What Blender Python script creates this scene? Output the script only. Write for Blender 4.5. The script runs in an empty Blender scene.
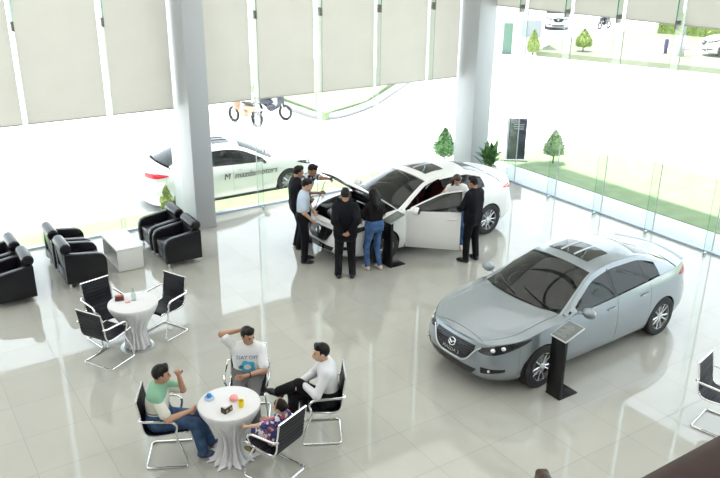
# A car showroom seen from its mezzanine: glass corner, two cars, visitors, round tables.
CEIL_FILL = 1.05; SKY = 3.2; SUN = 12.; EXPO = 0.
import bpy, bmesh, math, random
import numpy as np
from math import sin, cos, pi, radians
from mathutils import Vector, Matrix, Euler

random.seed(7)
SC = bpy.context.scene
COL = SC.collection

# ------------------------------------------------------------------ materials
def mat(name, color, rough=.5, metal=0., coat=0., spec=.5, emit=None, estr=0., trans=0., alpha=1., sheen=0.):
    m = bpy.data.materials.new(name); m.use_nodes = True
    b = m.node_tree.nodes['Principled BSDF']
    b.inputs['Base Color'].default_value = (*color, 1)
    b.inputs['Roughness'].default_value = rough
    b.inputs['Metallic'].default_value = metal
    b.inputs['Coat Weight'].default_value = coat
    b.inputs['Coat Roughness'].default_value = .04
    b.inputs['Specular IOR Level'].default_value = spec
    b.inputs['Transmission Weight'].default_value = trans
    b.inputs['Sheen Weight'].default_value = sheen
    if emit:
        b.inputs['Emission Color'].default_value = (*emit, 1)
        b.inputs['Emission Strength'].default_value = estr
    return m

def nodes(m): return m.node_tree.nodes, m.node_tree.links
def bsdf(m): return m.node_tree.nodes['Principled BSDF']

def noise_color(m, c1, c2, scale=4., detail=4., coord='Object', lo=.35, hi=.65, bump=0.):
    n, l = nodes(m)
    tc = n.new('ShaderNodeTexCoord'); nz = n.new('ShaderNodeTexNoise'); cr = n.new('ShaderNodeValToRGB')
    nz.inputs['Scale'].default_value = scale; nz.inputs['Detail'].default_value = detail
    cr.color_ramp.elements[0].position = lo; cr.color_ramp.elements[1].position = hi
    cr.color_ramp.elements[0].color = (*c1, 1); cr.color_ramp.elements[1].color = (*c2, 1)
    l.new(tc.outputs[coord], nz.inputs['Vector']); l.new(nz.outputs['Fac'], cr.inputs['Fac'])
    l.new(cr.outputs['Color'], bsdf(m).inputs['Base Color'])
    if bump:
        b = n.new('ShaderNodeBump'); b.inputs['Strength'].default_value = bump
        l.new(nz.outputs['Fac'], b.inputs['Height']); l.new(b.outputs['Normal'], bsdf(m).inputs['Normal'])
    return m

def thin_glass(name, tint=(.96, .985, .97), refl=.05, rough=0., transp=1.):
    """thin sheet: mostly lets light straight through, mirrors a little, more at grazing angles"""
    m = bpy.data.materials.new(name); m.use_nodes = True
    n, l = nodes(m); n.clear()
    out = n.new('ShaderNodeOutputMaterial'); mx = n.new('ShaderNodeMixShader')
    tr = n.new('ShaderNodeBsdfTransparent'); gl = n.new('ShaderNodeBsdfGlossy')
    lw = n.new('ShaderNodeLayerWeight'); lw.inputs['Blend'].default_value = .5
    fr = n.new('ShaderNodeMath'); fr.operation = 'POWER'; fr.inputs[1].default_value = 5.; l.new(lw.outputs['Facing'], fr.inputs[0])
    ad = n.new('ShaderNodeMath'); ad.operation = 'ADD'; ad.inputs[1].default_value = refl
    tr.inputs['Color'].default_value = (*tint, 1); gl.inputs['Roughness'].default_value = rough
    gl.inputs['Color'].default_value = (1, 1, 1, 1)
    l.new(fr.outputs[0], ad.inputs[0]); ad.use_clamp = True
    l.new(ad.outputs['Value'], mx.inputs['Fac'])
    l.new(tr.outputs['BSDF'], mx.inputs[1]); l.new(gl.outputs['BSDF'], mx.inputs[2])
    l.new(mx.outputs['Shader'], out.inputs['Surface'])
    return m

# ------------------------------------------------------------------ mesh building
class MB:
    def __init__(s): s.v = []; s.f = []; s.mi = []; s.cur = 0
    def add(s, vs, fs):
        o = len(s.v); s.v += [tuple(map(float, v)) for v in vs]
        for f in fs: s.f.append(tuple(int(i) + o for i in f)); s.mi.append(s.cur)
        return s
    def box(s, c, d, rot=None, taper=1.):
        x, y, z = d[0] / 2, d[1] / 2, d[2] / 2
        P = [Vector((a * x * (taper if k > 0 else 1), b * y * (taper if k > 0 else 1), k * z)) for k in (-1, 1) for a, b in ((-1, -1), (1, -1), (1, 1), (-1, 1))]
        if rot is not None: R = Euler(rot).to_matrix(); P = [R @ p for p in P]
        P = [(p.x + c[0], p.y + c[1], p.z + c[2]) for p in P]
        return s.add(P, [(3, 2, 1, 0), (4, 5, 6, 7), (0, 1, 5, 4), (1, 2, 6, 5), (2, 3, 7, 6), (3, 0, 4, 7)])
    def prism(s, poly, axis, a, b):
        """poly: 2D outline, extruded along axis ('x','y','z') from a to b"""
        def P(p, t):
            return {'x': (t, p[0], p[1]), 'y': (p[0], t, p[1]), 'z': (p[0], p[1], t)}[axis]
        n = len(poly)
        vs = [P(p, a) for p in poly] + [P(p, b) for p in poly]
        fs = [tuple(range(n))[::-1], tuple(range(n, 2 * n))] + [(i, (i + 1) % n, n + (i + 1) % n, n + i) for i in range(n)]
        return s.add(vs, fs)
    def tube(s, pts, r, n=8, closed=False, flat=1.):
        pts = [Vector(p) for p in pts]; m = len(pts)
        rs = r if isinstance(r, (list, tuple)) else [r] * m
        T = []
        for i in range(m):
            if closed: t = pts[(i + 1) % m] - pts[i - 1]
            else: t = pts[min(i + 1, m - 1)] - pts[max(i - 1, 0)]
            T.append(t.normalized())
        a = T[0].orthogonal().normalized(); vs = []
        for i in range(m):
            if i: 
                a = (a - T[i] * a.dot(T[i]))
                a = a.normalized() if a.length > 1e-6 else T[i].orthogonal().normalized()
            b = T[i].cross(a)
            for k in range(n):
                w = 2 * pi * k / n
                vs.append(pts[i] + (a * cos(w) + b * sin(w) * flat) * rs[i])
        fs = []
        for i in range(m if closed else m - 1):
            j = (i + 1) % m
            for k in range(n): fs.append((i * n + k, i * n + (k + 1) % n, j * n + (k + 1) % n, j * n + k))
        if not closed: fs += [tuple(range(n))[::-1], tuple((m - 1) * n + k for k in range(n))]
        return s.add(vs, fs)
    def lathe(s, prof, c=(0, 0, 0), n=24, axis='z', fn=None):
        vs = []
        for (r, z) in prof:
            for k in range(n):
                w = 2 * pi * k / n; rr = r if fn is None else fn(r, z, w)
                p = (rr * cos(w), rr * sin(w), z)
                if axis == 'y': p = (p[0], p[2], p[1])
                if axis == 'x': p = (p[2], p[0], p[1])
                vs.append((p[0] + c[0], p[1] + c[1], p[2] + c[2]))
        m = len(prof); fs = []
        for i in range(m - 1):
            for k in range(n): fs.append((i * n + k, i * n + (k + 1) % n, (i + 1) * n + (k + 1) % n, (i + 1) * n + k))
        if prof[0] != prof[-1]: fs += [tuple(range(n))[::-1], tuple((m - 1) * n + k for k in range(n))]
        return s.add(vs, fs)
    def ball(s, c, r, n=12, m=8, R=None):
        r = r if isinstance(r, (tuple, list)) else (r, r, r); vs = []; fs = []
        for i in range(m + 1):
            t = pi * i / m
            for k in range(n):
                w = 2 * pi * k / n
                p = Vector((r[0] * sin(t) * cos(w), r[1] * sin(t) * sin(w), -r[2] * cos(t)))
                if R is not None: p = R @ p
                vs.append((p.x + c[0], p.y + c[1], p.z + c[2]))
        for i in range(m):
            for k in range(n): fs.append((i * n + k, i * n + (k + 1) % n, (i + 1) * n + (k + 1) % n, (i + 1) * n + k))
        return s.add(vs, fs)
    def slab(s, G, th, toward):
        """closed thick sheet from a grid of points, thickened towards a point"""
        G = np.array(G, float); n, m, _ = G.shape
        du = np.gradient(G, axis=0); dv = np.gradient(G, axis=1)
        N = np.cross(du, dv); L = np.linalg.norm(N, axis=2, keepdims=True); L[L < 1e-12] = 1; N = N / L
        tw = np.array(toward, float) - G.reshape(-1, 3).mean(0)
        if (N.reshape(-1, 3).mean(0) * tw).sum() < 0: N = -N
        I = G + N * th
        vs = list(G.reshape(-1, 3)) + list(I.reshape(-1, 3)); k = n * m; fs = []
        for i in range(n - 1):
            for j in range(m - 1):
                a, b, c, d = i * m + j, (i + 1) * m + j, (i + 1) * m + j + 1, i * m + j + 1
                fs += [(a, b, c, d), (a + k, d + k, c + k, b + k)]
        for i in range(n - 1):
            for j in (0, m - 1):
                a, b = i * m + j, (i + 1) * m + j; fs.append((a, b, b + k, a + k))
        for j in range(m - 1):
            for i in (0, n - 1):
                a, b = i * m + j, i * m + j + 1; fs.append((a, b, b + k, a + k))
        return s.add(vs, fs)
    def sheet(s, G):
        G = np.array(G, float); n, m, _ = G.shape
        return s.add(list(G.reshape(-1, 3)), [(i * m + j, (i + 1) * m + j, (i + 1) * m + j + 1, i * m + j + 1) for i in range(n - 1) for j in range(m - 1)])
    def build(s, name, mats, parent=None, loc=(0, 0, 0), origin=(0, 0, 0), smooth=35, bevel=0., recalc=True, rot=None):
        me = bpy.data.meshes.new(name)
        o_ = Vector(origin)
        me.from_pydata([tuple(Vector(v) - o_) for v in s.v], [], s.f)
        mats = mats if isinstance(mats, (list, tuple)) else [mats]
        for m in mats: me.materials.append(m)
        if len(mats) > 1: me.polygons.foreach_set('material_index', s.mi)
        bm = bmesh.new(); bm.from_mesh(me)
        if recalc:
            bmesh.ops.remove_doubles(bm, verts=bm.verts, dist=1e-5)
            bmesh.ops.dissolve_degenerate(bm, dist=1e-6, edges=bm.edges)
            bmesh.ops.recalc_face_normals(bm, faces=bm.faces)
        if bevel:
            ed = [e for e in bm.edges if len(e.link_faces) == 2 and e.calc_face_angle(0) > .6]
            try: bmesh.ops.bevel(bm, geom=ed, offset=bevel, segments=2, profile=.5, affect='EDGES', clamp_overlap=True)
            except Exception: pass
        bm.to_mesh(me); bm.free()
        if smooth:
            me.polygons.foreach_set('use_smooth', [True] * len(me.polygons))
            me.set_sharp_from_angle(angle=radians(smooth))
        ob = bpy.data.objects.new(name, me); COL.objects.link(ob)
        ob.parent = parent
        ob.location = Vector(loc) + (o_ if parent is not None or origin != (0, 0, 0) else Vector((0, 0, 0)))
        if rot is not None: ob.rotation_euler = rot
        return ob

def tag(o, label=None, cat=None, group=None, kind=None):
    if label: o['label'] = label
    if cat: o['category'] = cat
    if group: o['group'] = group
    if kind: o['kind'] = kind
    return o

def empty(name, loc=(0, 0, 0), rz=0., label=None, cat=None, group=None, kind=None):
    o = bpy.data.objects.new(name, None); COL.objects.link(o); o.empty_display_size = .1
    o.location = loc; o.rotation_euler = (0, 0, rz)
    return tag(o, label, cat, group, kind)

def copy_tree(o, parent=None):
    c = o.copy(); COL.objects.link(c)
    if parent is not None: c.parent = parent
    for ch in list(o.children): copy_tree(ch, c)
    return c

def dup(src, loc, rz, label, group=None, cat=None):
    c = copy_tree(src); c.location = loc; c.rotation_euler = (0, 0, rz); c['label'] = label
    if group: c['group'] = group
    elif 'group' in c: del c['group']
    if cat: c['category'] = cat
    return c

def fillet(pts, r, seg=5):
    P = [Vector(p) for p in pts]; out = [P[0]]
    for i in range(1, len(P) - 1):
        a, b, c = P[i - 1], P[i], P[i + 1]
        d1 = (a - b); d2 = (c - b); t = min(r, d1.length * .49, d2.length * .49)
        p, q = b + d1.normalized() * t, b + d2.normalized() * t
        for k in range(seg + 1):
            u = k / seg; out.append(p * (1 - u) ** 2 + b * 2 * u * (1 - u) + q * u * u)
    return out + [P[-1]]

def text_mb(txt, size, depth=.002, align='CENTER', shear=0.):
    cu = bpy.data.curves.new('lettering', 'FONT'); cu.body = txt; cu.size = size; cu.extrude = depth
    cu.align_x = align; cu.align_y = 'CENTER'; cu.shear = shear; cu.resolution_u = 3
    ob = bpy.data.objects.new('lettering', cu); COL.objects.link(ob)
    dg = bpy.context.evaluated_depsgraph_get()
    me = bpy.data.meshes.new_from_object(ob.evaluated_get(dg))
    vs = [v.co.copy() for v in me.vertices]; fs = [tuple(p.vertices) for p in me.polygons]
    bpy.data.objects.remove(ob); bpy.data.curves.remove(cu); bpy.data.meshes.remove(me)
    return vs, fs

def pchip(xs, ys):
    x = np.array(xs, float); y = np.array(ys, float); h = np.diff(x); d = np.diff(y) / h; n = len(x); m = np.zeros(n)
    for i in range(1, n - 1):
        if d[i - 1] * d[i] > 0:
            w1, w2 = 2 * h[i] + h[i - 1], h[i] + 2 * h[i - 1]; m[i] = (w1 + w2) / (w1 / d[i - 1] + w2 / d[i])
    m[0] = d[0]; m[-1] = d[-1]
    def f(t):
        t = min(max(float(t), x[0]), x[-1]); i = min(int(np.searchsorted(x, t, 'right')) - 1, n - 2); i = max(i, 0)
        s = (t - x[i]) / h[i]
        return float((2 * s ** 3 - 3 * s * s + 1) * y[i] + (s ** 3 - 2 * s * s + s) * h[i] * m[i] + (-2 * s ** 3 + 3 * s * s) * y[i + 1] + (s ** 3 - s * s) * h[i] * m[i + 1])
    return f

# ------------------------------------------------------------------ rounded-volume modelling (for people)
def smin(a, b, k):
    h = np.clip(.5 + .5 * (b - a) / k, 0, 1)
    return b * (1 - h) + a * h - k * h * (1 - h)

def A3(p): return np.array(tuple(p), float)
def cap(a, b, ra, rb=None, k=.03): return ('c', A3(a), A3(b), ra, ra if rb is None else rb, k)
def ell(c, r, R=None, k=.03): return ('e', A3(c), A3(r), (np.eye(3) if R is None else np.array(R)), 0, k)

def vol_mesh(prims, h, cuts=(), clip=()):
    """surface nets over a smooth union of tapered capsules and ellipsoids; cuts = functions(X,Y,Z)->sdf intersected"""
    lo = np.array([1e9] * 3); hi = -lo
    for p in prims:
        if p[0] == 'c': R = max(p[3], p[4]); a = np.minimum(p[1], p[2]) - R; b = np.maximum(p[1], p[2]) + R
        else: R = max(p[2]); a = p[1] - R; b = p[1] + R
        lo = np.minimum(lo, a); hi = np.maximum(hi, b)
    lo -= 2.5 * h; hi += 2.5 * h
    n = np.ceil((hi - lo) / h).astype(int) + 1
    F = np.full(n, .3)
    ax = [lo[i] + h * np.arange(n[i]) for i in range(3)]
    for p in prims:
        k = p[5]
        if p[0] == 'c': R = max(p[3], p[4]); a = np.minimum(p[1], p[2]) - R; b = np.maximum(p[1], p[2]) + R
        else: R = max(p[2]); a = p[1] - R; b = p[1] + R
        m_ = k + 3 * h
        i0 = np.maximum(((a - m_ - lo) / h).astype(int), 0); i1 = np.minimum(((b + m_ - lo) / h).astype(int) + 2, n)
        X, Y, Z = np.meshgrid(ax[0][i0[0]:i1[0]], ax[1][i0[1]:i1[1]], ax[2][i0[2]:i1[2]], indexing='ij')
        if p[0] == 'c':
            d = p[2] - p[1]; L = max((d * d).sum(), 1e-9)
            t = np.clip(((X - p[1][0]) * d[0] + (Y - p[1][1]) * d[1] + (Z - p[1][2]) * d[2]) / L, 0, 1)
            D = np.sqrt((X - p[1][0] - t * d[0]) ** 2 + (Y - p[1][1] - t * d[1]) ** 2 + (Z - p[1][2] - t * d[2]) ** 2) - (p[3] + (p[4] - p[3]) * t)
        else:
            q = [(X - p[1][0]), (Y - p[1][1]), (Z - p[1][2])]; R_ = p[3]
            q = [q[0] * R_[0][i] + q[1] * R_[1][i] + q[2] * R_[2][i] for i in range(3)]
            k0 = np.sqrt(sum((q[i] / p[2][i]) ** 2 for i in range(3))); k1 = np.sqrt(sum((q[i] / p[2][i] ** 2) ** 2 for i in range(3)))
            D = k0 * (k0 - 1) / np.maximum(k1, 1e-6)
        sl = tuple(slice(i0[i], i1[i]) for i in range(3))
        F[sl] = smin(F[sl], D, k)
    if cuts:
        X, Y, Z = np.meshgrid(*ax, indexing='ij')
        for c in cuts: F = np.maximum(F, c(X, Y, Z))
    F[0], F[-1], F[:, 0], F[:, -1], F[:, :, 0], F[:, :, -1] = [.3] * 6
    S = F < 0
    c = lambda A, i, j, k: A[i:A.shape[0] - 1 + i, j:A.shape[1] - 1 + j, k:A.shape[2] - 1 + k]
    cnt = np.zeros(np.array(n) - 1); acc = np.zeros((*(np.array(n) - 1), 3))
    cor = [(i, j, k) for i in (0, 1) for j in (0, 1) for k in (0, 1)]
    for a in cor:
        for axn in range(3):
            if a[axn]: continue
            b = list(a); b[axn] = 1
            fa, fb = c(F, *a), c(F, *b); m = (fa < 0) != (fb < 0)
            t = np.where(m, fa / np.where(m, fa - fb, 1), 0)
            cnt += m
            for q in range(3): acc[..., q] += np.where(m, a[q] + (t if q == axn else 0), 0)
    act = cnt > 0
    idx = -np.ones(act.shape, int); idx[act] = np.arange(act.sum())
    I = np.argwhere(act); V = (I + acc[act] / cnt[act][:, None]) * h + lo
    Q = []
    for axn in range(3):
        u, v = (axn + 1) % 3, (axn + 2) % 3
        s0 = [slice(None)] * 3; s1 = [slice(None)] * 3; s0[axn] = slice(0, -1); s1[axn] = slice(1, None)
        A, B = S[tuple(s0)], S[tuple(s1)]
        E = np.argwhere(A != B)
        ok = (E[:, u] > 0) & (E[:, v] > 0) & (E[:, u] < n[u] - 1) & (E[:, v] < n[v] - 1)
        E = E[ok]
        if not len(E): continue
        fl = A[tuple(E.T)]
        def g(du, dv):
            e = E.copy(); e[:, u] -= du; e[:, v] -= dv; return idx[tuple(e.T)]
        q = np.stack([g(1, 1), g(0, 1), g(0, 0), g(1, 0)], 1)
        q[~fl] = q[~fl][:, ::-1]
        Q.append(q)
    Q = np.concatenate(Q)
    Q = Q[(Q >= 0).all(1)]
    return V, Q

def vol_obj(name, pieces, material, parent, smooth=True):
    vs = []; fs = []; o = 0
    for V, Q in pieces:
        vs.append(V); fs.append(Q + o); o += len(V)
    V = np.concatenate(vs); Q = np.concatenate(fs)
    me = bpy.data.meshes.new(name)
    me.vertices.add(len(V)); me.vertices.foreach_set('co', V.ravel())
    me.loops.add(Q.size); me.loops.foreach_set('vertex_index', Q.ravel())
    me.polygons.add(len(Q)); me.polygons.foreach_set('loop_start', np.arange(0, Q.size, 4)); me.polygons.foreach_set('loop_total', np.full(len(Q), 4))
    me.update(calc_edges=True); me.validate()
    me.polygons.foreach_set('use_smooth', [True] * len(me.polygons))
    me.materials.append(material)
    ob = bpy.data.objects.new(name, me); COL.objects.link(ob); ob.parent = parent
    return ob
# ------------------------------------------------------------------ shared materials
M = {}
M['silver'] = mat('silver_blue_paint', (.27, .305, .335), .28, .55, coat=.9)
M['white_paint'] = mat('white_paint', (.78, .79, .79), .3, 0., coat=.8)
M['grey_paint'] = mat('grey_paint', (.30, .31, .31), .35, .3, coat=.8)
M['car_glass'] = thin_glass('tinted_car_glass', (.13, .18, .165), .05)
M['dark_glass'] = mat('dark_glass', (.012, .014, .016), .03, spec=.8)
M['black_plastic'] = mat('black_plastic', (.012, .012, .013), .45)
M['gloss_black'] = mat('gloss_black', (.008, .008, .01), .12)
M['rubber'] = mat('rubber', (.018, .018, .019), .7)
M['chrome'] = mat('chrome', (.82, .83, .84), .12, 1.)
M['satin'] = mat('satin_metal', (.62, .64, .66), .3, 1.)
M['alloy'] = mat('alloy', (.66, .67, .69), .25, .85)
M['red_lamp'] = mat('red_lamp', (.55, .015, .03), .15, coat=.5)
M['lens'] = mat('lens', (.75, .78, .8), .1, .3, coat=.6)
M['interior'] = mat('interior', (.022, .022, .024), .7)
M['seat_cloth'] = mat('seat_cloth', (.03, .028, .03), .8)
M['cover'] = mat('engine_cover_grey', (.05, .052, .055), .3)
M['maroon'] = mat('maroon_cloth', (.10, .012, .018), .7)
M['white_text'] = mat('white_lettering', (.85, .85, .85), .4)
M['dark_text'] = mat('dark_lettering', (.03, .03, .035), .4)
M['engine_grey'] = mat('engine_metal', (.32, .33, .34), .35, .8)

def arcspan(a, b, n): return [a + (b - a) * i / n for i in range(n + 1)]

SHAPES = {
 'sedan': dict(
    out=[(0, 0), (.006, .2), (.03, .4), (.095, .58), (.20, .70), (.34, .775), (.52, .825), (.8, .868), (1.2, .888), (2, .897), (3, .897), (3.6, .89), (4.0, .86), (4.26, .80), (4.42, .70), (4.515, .52), (4.565, .25), (4.58, 0)],
    zt=([0, .1, .3, .6, .9, 1.3, 1.8, 2.3, 2.8, 3.3, 3.7, 4.1, 4.4, 4.58], [.745, .755, .785, .84, .89, .935, .955, .975, 1.0, 1.03, 1.055, 1.075, 1.075, 1.06]),
    zc=([0, .06, .2, .5, .85, 1.2], [.745, .785, .835, .90, .957, .995]), hood_end=1.42, cowl=1.17,
    rx=[1.30, 1.45, 1.8, 2.15, 2.6, 3.1, 3.5, 3.8, 3.98], ry=[.775, .735, .655, .575, .555, .555, .59, .645, .70], rz=[.935, .99, 1.175, 1.32, 1.385, 1.375, 1.275, 1.155, 1.08],
    crown=[.06, .075, .095, .085, .072, .07, .07, .06, .045], bow=[.15, .145, .13, .09, .0, -.04, -.09, -.12, -.13],
    ws=(1.33, 2.13), roof=(2.15, 3.20), rw=(3.22, 3.93), deck_side=3.98, deck_c=4.10, deck_z=([4.08, 4.3, 4.5, 4.58], [1.115, 1.115, 1.095, 1.06]),
    cuts=(1.42, 2.46, 3.255, 4.12), win=((1.60, 2.41), (2.50, 3.17), (3.21, 3.52)), arch=.36, wr=.325),
}
s = dict(SHAPES['sedan'])
s.update(zt=([0, .1, .3, .6, .9, 1.3, 1.8, 2.3, 2.8, 3.3, 3.7, 4.1, 4.4, 4.58], [.85, .87, .90, .96, 1.02, 1.07, 1.09, 1.11, 1.13, 1.16, 1.18, 1.2, 1.2, 1.18]),
    zc=([0, .06, .2, .5, .85, 1.2], [.85, .90, .96, 1.04, 1.09, 1.12]),
    rx=[1.30, 1.45, 1.8, 2.15, 2.6, 3.1, 3.6, 4.1, 4.46], ry=[.775, .745, .68, .63, .61, .61, .61, .62, .68], rz=[1.07, 1.14, 1.37, 1.54, 1.61, 1.61, 1.58, 1.48, 1.2],
    crown=[.06, .075, .085, .08, .072, .07, .07, .06, .045], bow=[.15, .145, .13, .09, .0, -.02, -.03, -.06, -.06],
    ws=(1.33, 2.13), roof=(2.15, 4.05), rw=(4.08, 4.44), deck_side=4.47, deck_c=4.53, deck_z=([4.4, 4.5, 4.56, 4.58], [1.22, 1.21, 1.19, 1.18]),
    cuts=(1.42, 2.49, 3.255, 4.12), win=((1.60, 2.44), (2.53, 3.35), (3.42, 4.05)), arch=.39, wr=.355)
SHAPES['suv'] = s

def build_car(paint, shape='sedan', hood_open=0., door_open=0., grille_text=None, lower_plate=None, detail=True, sunroof_bars=2):
    S = SHAPES[shape]
    root = empty('car')
    # outline sampling
    o = S['out']; cu = [0]
    for a, b in zip(o, o[1:]): cu.append(cu[-1] + math.hypot(b[0] - a[0], b[1] - a[1]))
    fx, fy = pchip(cu, [p[0] for p in o]), pchip(cu, [p[1] for p in o]); U = np.linspace(0, cu[-1], 900)
    X = np.array([fx(u) for u in U]); Y = np.array([fy(u) for u in U]); UM = cu[-1]
    X = np.maximum.accumulate(X + np.arange(900) * 1e-9)
    ux = lambda x: float(np.interp(x, X, U))
    kf = int(np.argmax(Y))
    uy = lambda y: float(np.interp(y, Y[:200], U[:200]))
    zt_ = pchip(*S['zt']); zc_ = pchip(*S['zc']); dz_ = pchip(*S['deck_z'])
    zs = .0 if shape == 'sedan' else .12
    ins = pchip([.18, .25, .4, .55, .72, .85, .95, 1.05, 1.2], [.09, .05, .012, 0, .004, .02, .042, .07, .10])
    insf = pchip([.18, .3, .45, .6, .70, .80], [.06, .0, -.01, .02, .06, .10])
    insr = pchip([.18, .35, .6, .8, .95, 1.07], [.07, .0, .0, .03, .015, .05])
    def pt(u, z, sg=1, off=0.):
        x, y = float(np.interp(u, U, X)), float(np.interp(u, U, Y)); e = .004
        dx = float(np.interp(min(u + e, UM), U, X) - np.interp(max(u - e, 0), U, X)); dy = float(np.interp(min(u + e, UM), U, Y) - np.interp(max(u - e, 0), U, Y))
        L = math.hypot(dx, dy) or 1; nx, ny = -dy / L, dx / L
        zz = z - zs * min(max((z - .3) / .5, 0), 1)
        i = ins(zz)
        f = min(max((.62 - x) / .5, 0), 1); i += f * f * (3 - 2 * f) * insf(zz)
        r = min(max((x - 4.0) / .45, 0), 1); i += r * r * (3 - 2 * r) * insr(zz)
        d = off - i
        # sharp character line along the side
        return (x + nx * d, max(y + ny * d, 0) * sg, z)
    zt = lambda x: zt_(x)
    uz = lambda u: zt_(float(np.interp(u, U, X)))
    AR = S['arch']; WR = S['wr']; WX = (.93, 3.63)
    def zb(x):
        z = .215
        for wx in WX:
            d = AR * AR - (x - wx) ** 2
            if d > 0: z = max(z, WR - .005 + math.sqrt(d))
        return z
    CP = (2.3, 0, .6)
    def skirt(mb, us, sg, z0=None, z1=None, th=.022, nz=12, off=0.):
        G = []
        for u in us:
            x = float(np.interp(u, U, X)); a = zb(x) if z0 is None else (z0(u) if callable(z0) else z0)
            b = uz(u) if z1 is None else (z1(u) if callable(z1) else z1)
            G.append([pt(u, a + (b - a) * (j / nz), sg, off) for j in range(nz + 1)])
        mb.slab(G, th, CP if sg is None else (CP[0], 0, .6)); return mb
    def xs_side(a, b):
        xs = set(np.linspace(a, b, max(int((b - a) / .05), 3)))
        for wx in WX:
            for k in range(25):
                x = wx - (AR - 1e-4) * cos(pi * k / 24)
                if a < x < b: xs.add(x)
            for e in (-1, 1):
                x = wx + e * (AR + .001)
                if a < x < b: xs.add(x)
        return [ux(x) for x in sorted(xs)]
    # rails
    rX, rY, rZ, rC, rB = S['rx'], pchip(S['rx'], S['ry']), pchip(S['rx'], S['rz']), pchip(S['rx'], S['crown']), pchip(S['rx'], S['bow'])
    def TOP(x, s_, off=0.):
        k = 1 - abs(s_) ** 2.2
        return (x - rB(x) * k, s_ * rY(x), rZ(x) + rC(x) * k + off)
    def SG(x, v, sg, off=0.):
        b = pt(ux(x), zt(x), 1); r = (x, rY(x), rZ(x))
        bulge = .018 * sin(pi * v)
        y = b[1] - .012 + (r[1] - b[1] + .012) * v + bulge + off; z = zt(x) - .004 + (r[2] - zt(x) + .004) * v
        return (x, y * sg, z)
    def lenv(x): return max(math.hypot(pt(ux(x), zt(x))[1] - rY(x), rZ(x) - zt(x)), .01)
    vtop = lambda x: max(1 - .075 / lenv(x), .12)
    vmid = lambda x: max(1 - .045 / lenv(x), .25)
    c1, c2, c3, c4 = S['cuts']
    # --- bumpers
    mb = MB(); us = [ux(.50) * (1 - i / 30) for i in range(31)]
    zl = lambda u: .205
    G = []
    for sg, lst in ((-1, us), (1, us[::-1][1:])):
        for u in lst: G.append([pt(u, .205 + (uz(u) - .205) * j / 14, sg) for j in range(15)])
    mb.slab(G, .02, (1.5, 0, .5)); fb = mb.build('front_bumper', paint, root)
    mb = MB(); G = []; u4 = ux(c4); us = [u4 + (UM - u4) * i / 26 for i in range(27)]
    for sg, lst in ((-1, us), (1, us[::-1][1:])):
        for u in lst: G.append([pt(u, .22 + (uz(u) - .22) * j / 14, sg) for j in range(15)])
    mb.slab(G, .02, (3, 0, .5)); rb = mb.build('rear_bumper', paint, root)
    # --- side panels
    for sg in (-1, 1):
        skirt(MB(), xs_side(.505, c1 - .004), sg).build('front_fender', paint, root)
        skirt(MB(), xs_side(c3 + .004, c4 - .004), sg).build('rear_fender', paint, root)
        # rear door
        rd = skirt(MB(), xs_side(c2 + .004, c3 - .001), sg).build('rear_door', paint, root)
        a, b = S['win'][1]
        MB().slab([[SG(x, .04 + (vtop(x) - .04) * j / 6, sg) for j in range(7)] for x in arcspan(a, b, 12)], .006, CP).build('window_glass', M['car_glass'], rd)
        hp = pt(ux(c3 - .17), .86, 1, .018)
        MB().tube(fillet([(hp[0] - .08, sg * (hp[1] - .02), .86), (hp[0] - .075, sg * hp[1], .862), (hp[0] + .075, sg * hp[1], .868), (hp[0] + .08, sg * (hp[1] - .02), .87)], .015), .011, 8).build('handle', paint if detail else M['chrome'], rd)
        # front door (own hinge)
        hinge = (c1 + .01, sg * .86, 0)
        opened = door_open if sg < 0 else 0.
        mb = skirt(MB(), xs_side(c1, c2 - .002), sg, th=.05 if opened else .022)
        mb.slab([[SG(x, vtop(x) + (vmid(x) - vtop(x)) * j, sg, .002) for j in range(2)] for x in arcspan(1.5, c2 - .02, 16)], .02, CP)
        mb.slab([[SG(x, .0 + (vtop(x)) * j / 4, sg, .002) for j in range(5)] for x in arcspan(1.44, S['win'][0][0], 4)], .02, CP)
        fd = mb.build('front_door', paint, root, origin=hinge)
        def sub(mb, nm, m): 
            ob = mb.build(nm, m, None); ob.parent = fd
            ob.location = -Vector(hinge); return ob
        a, b = S['win'][0]
        sub(MB().slab([[SG(x, .03 + (vtop(x) - .03) * j / 6, sg) for j in range(7)] for x in arcspan(a, b, 12)], .006, CP), 'window_glass', M['car_glass'])
        sub(MB().slab([[SG(x, .0 + (vtop(x)) * j / 6, sg, .003) for j in range(7)] for x in arcspan(b, c2 - .01, 2)], .015, CP), 'window_pillar', M['gloss_black'])
        hp = pt(ux(c2 - .16), .84, 1, .018)
        sub(MB().tube(fillet([(hp[0] - .08, sg * (hp[1] - .02), .84), (hp[0] - .075, sg * hp[1], .842), (hp[0] + .075, sg * hp[1], .846), (hp[0] + .08, sg * (hp[1] - .02), .85)], .015), .011, 8), 'handle', paint if detail else M['chrome'])
        mz = zt(1.6) + .055
        mb = MB(); mb.ball((1.635, sg * 1.0, mz), (.075, .115, .078), 14, 8)
        mb.tube([(1.62, sg * .84, mz - .05), (1.63, sg * .93, mz - .03)], .022, 8)
        mi = sub(mb, 'mirror', paint)
        g = MB().ball((1.672, sg * 1.0, mz), (.043, .10, .062), 12, 6).build('mirror_glass', M['dark_glass'], mi)
        if opened: fd.rotation_euler.z = -opened
        # quarter glass + B pillar behind
        a, b = S['win'][2]
        MB().slab([[SG(x, .06 + (vtop(x) - .06 - .35 * max(0, (x - a) / (b - a)) * vtop(x) * .6) * j / 4, sg) for j in range(5)] for x in arcspan(a, b, 6)], .006, CP).build('quarter_window', M['car_glass'], root)
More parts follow.
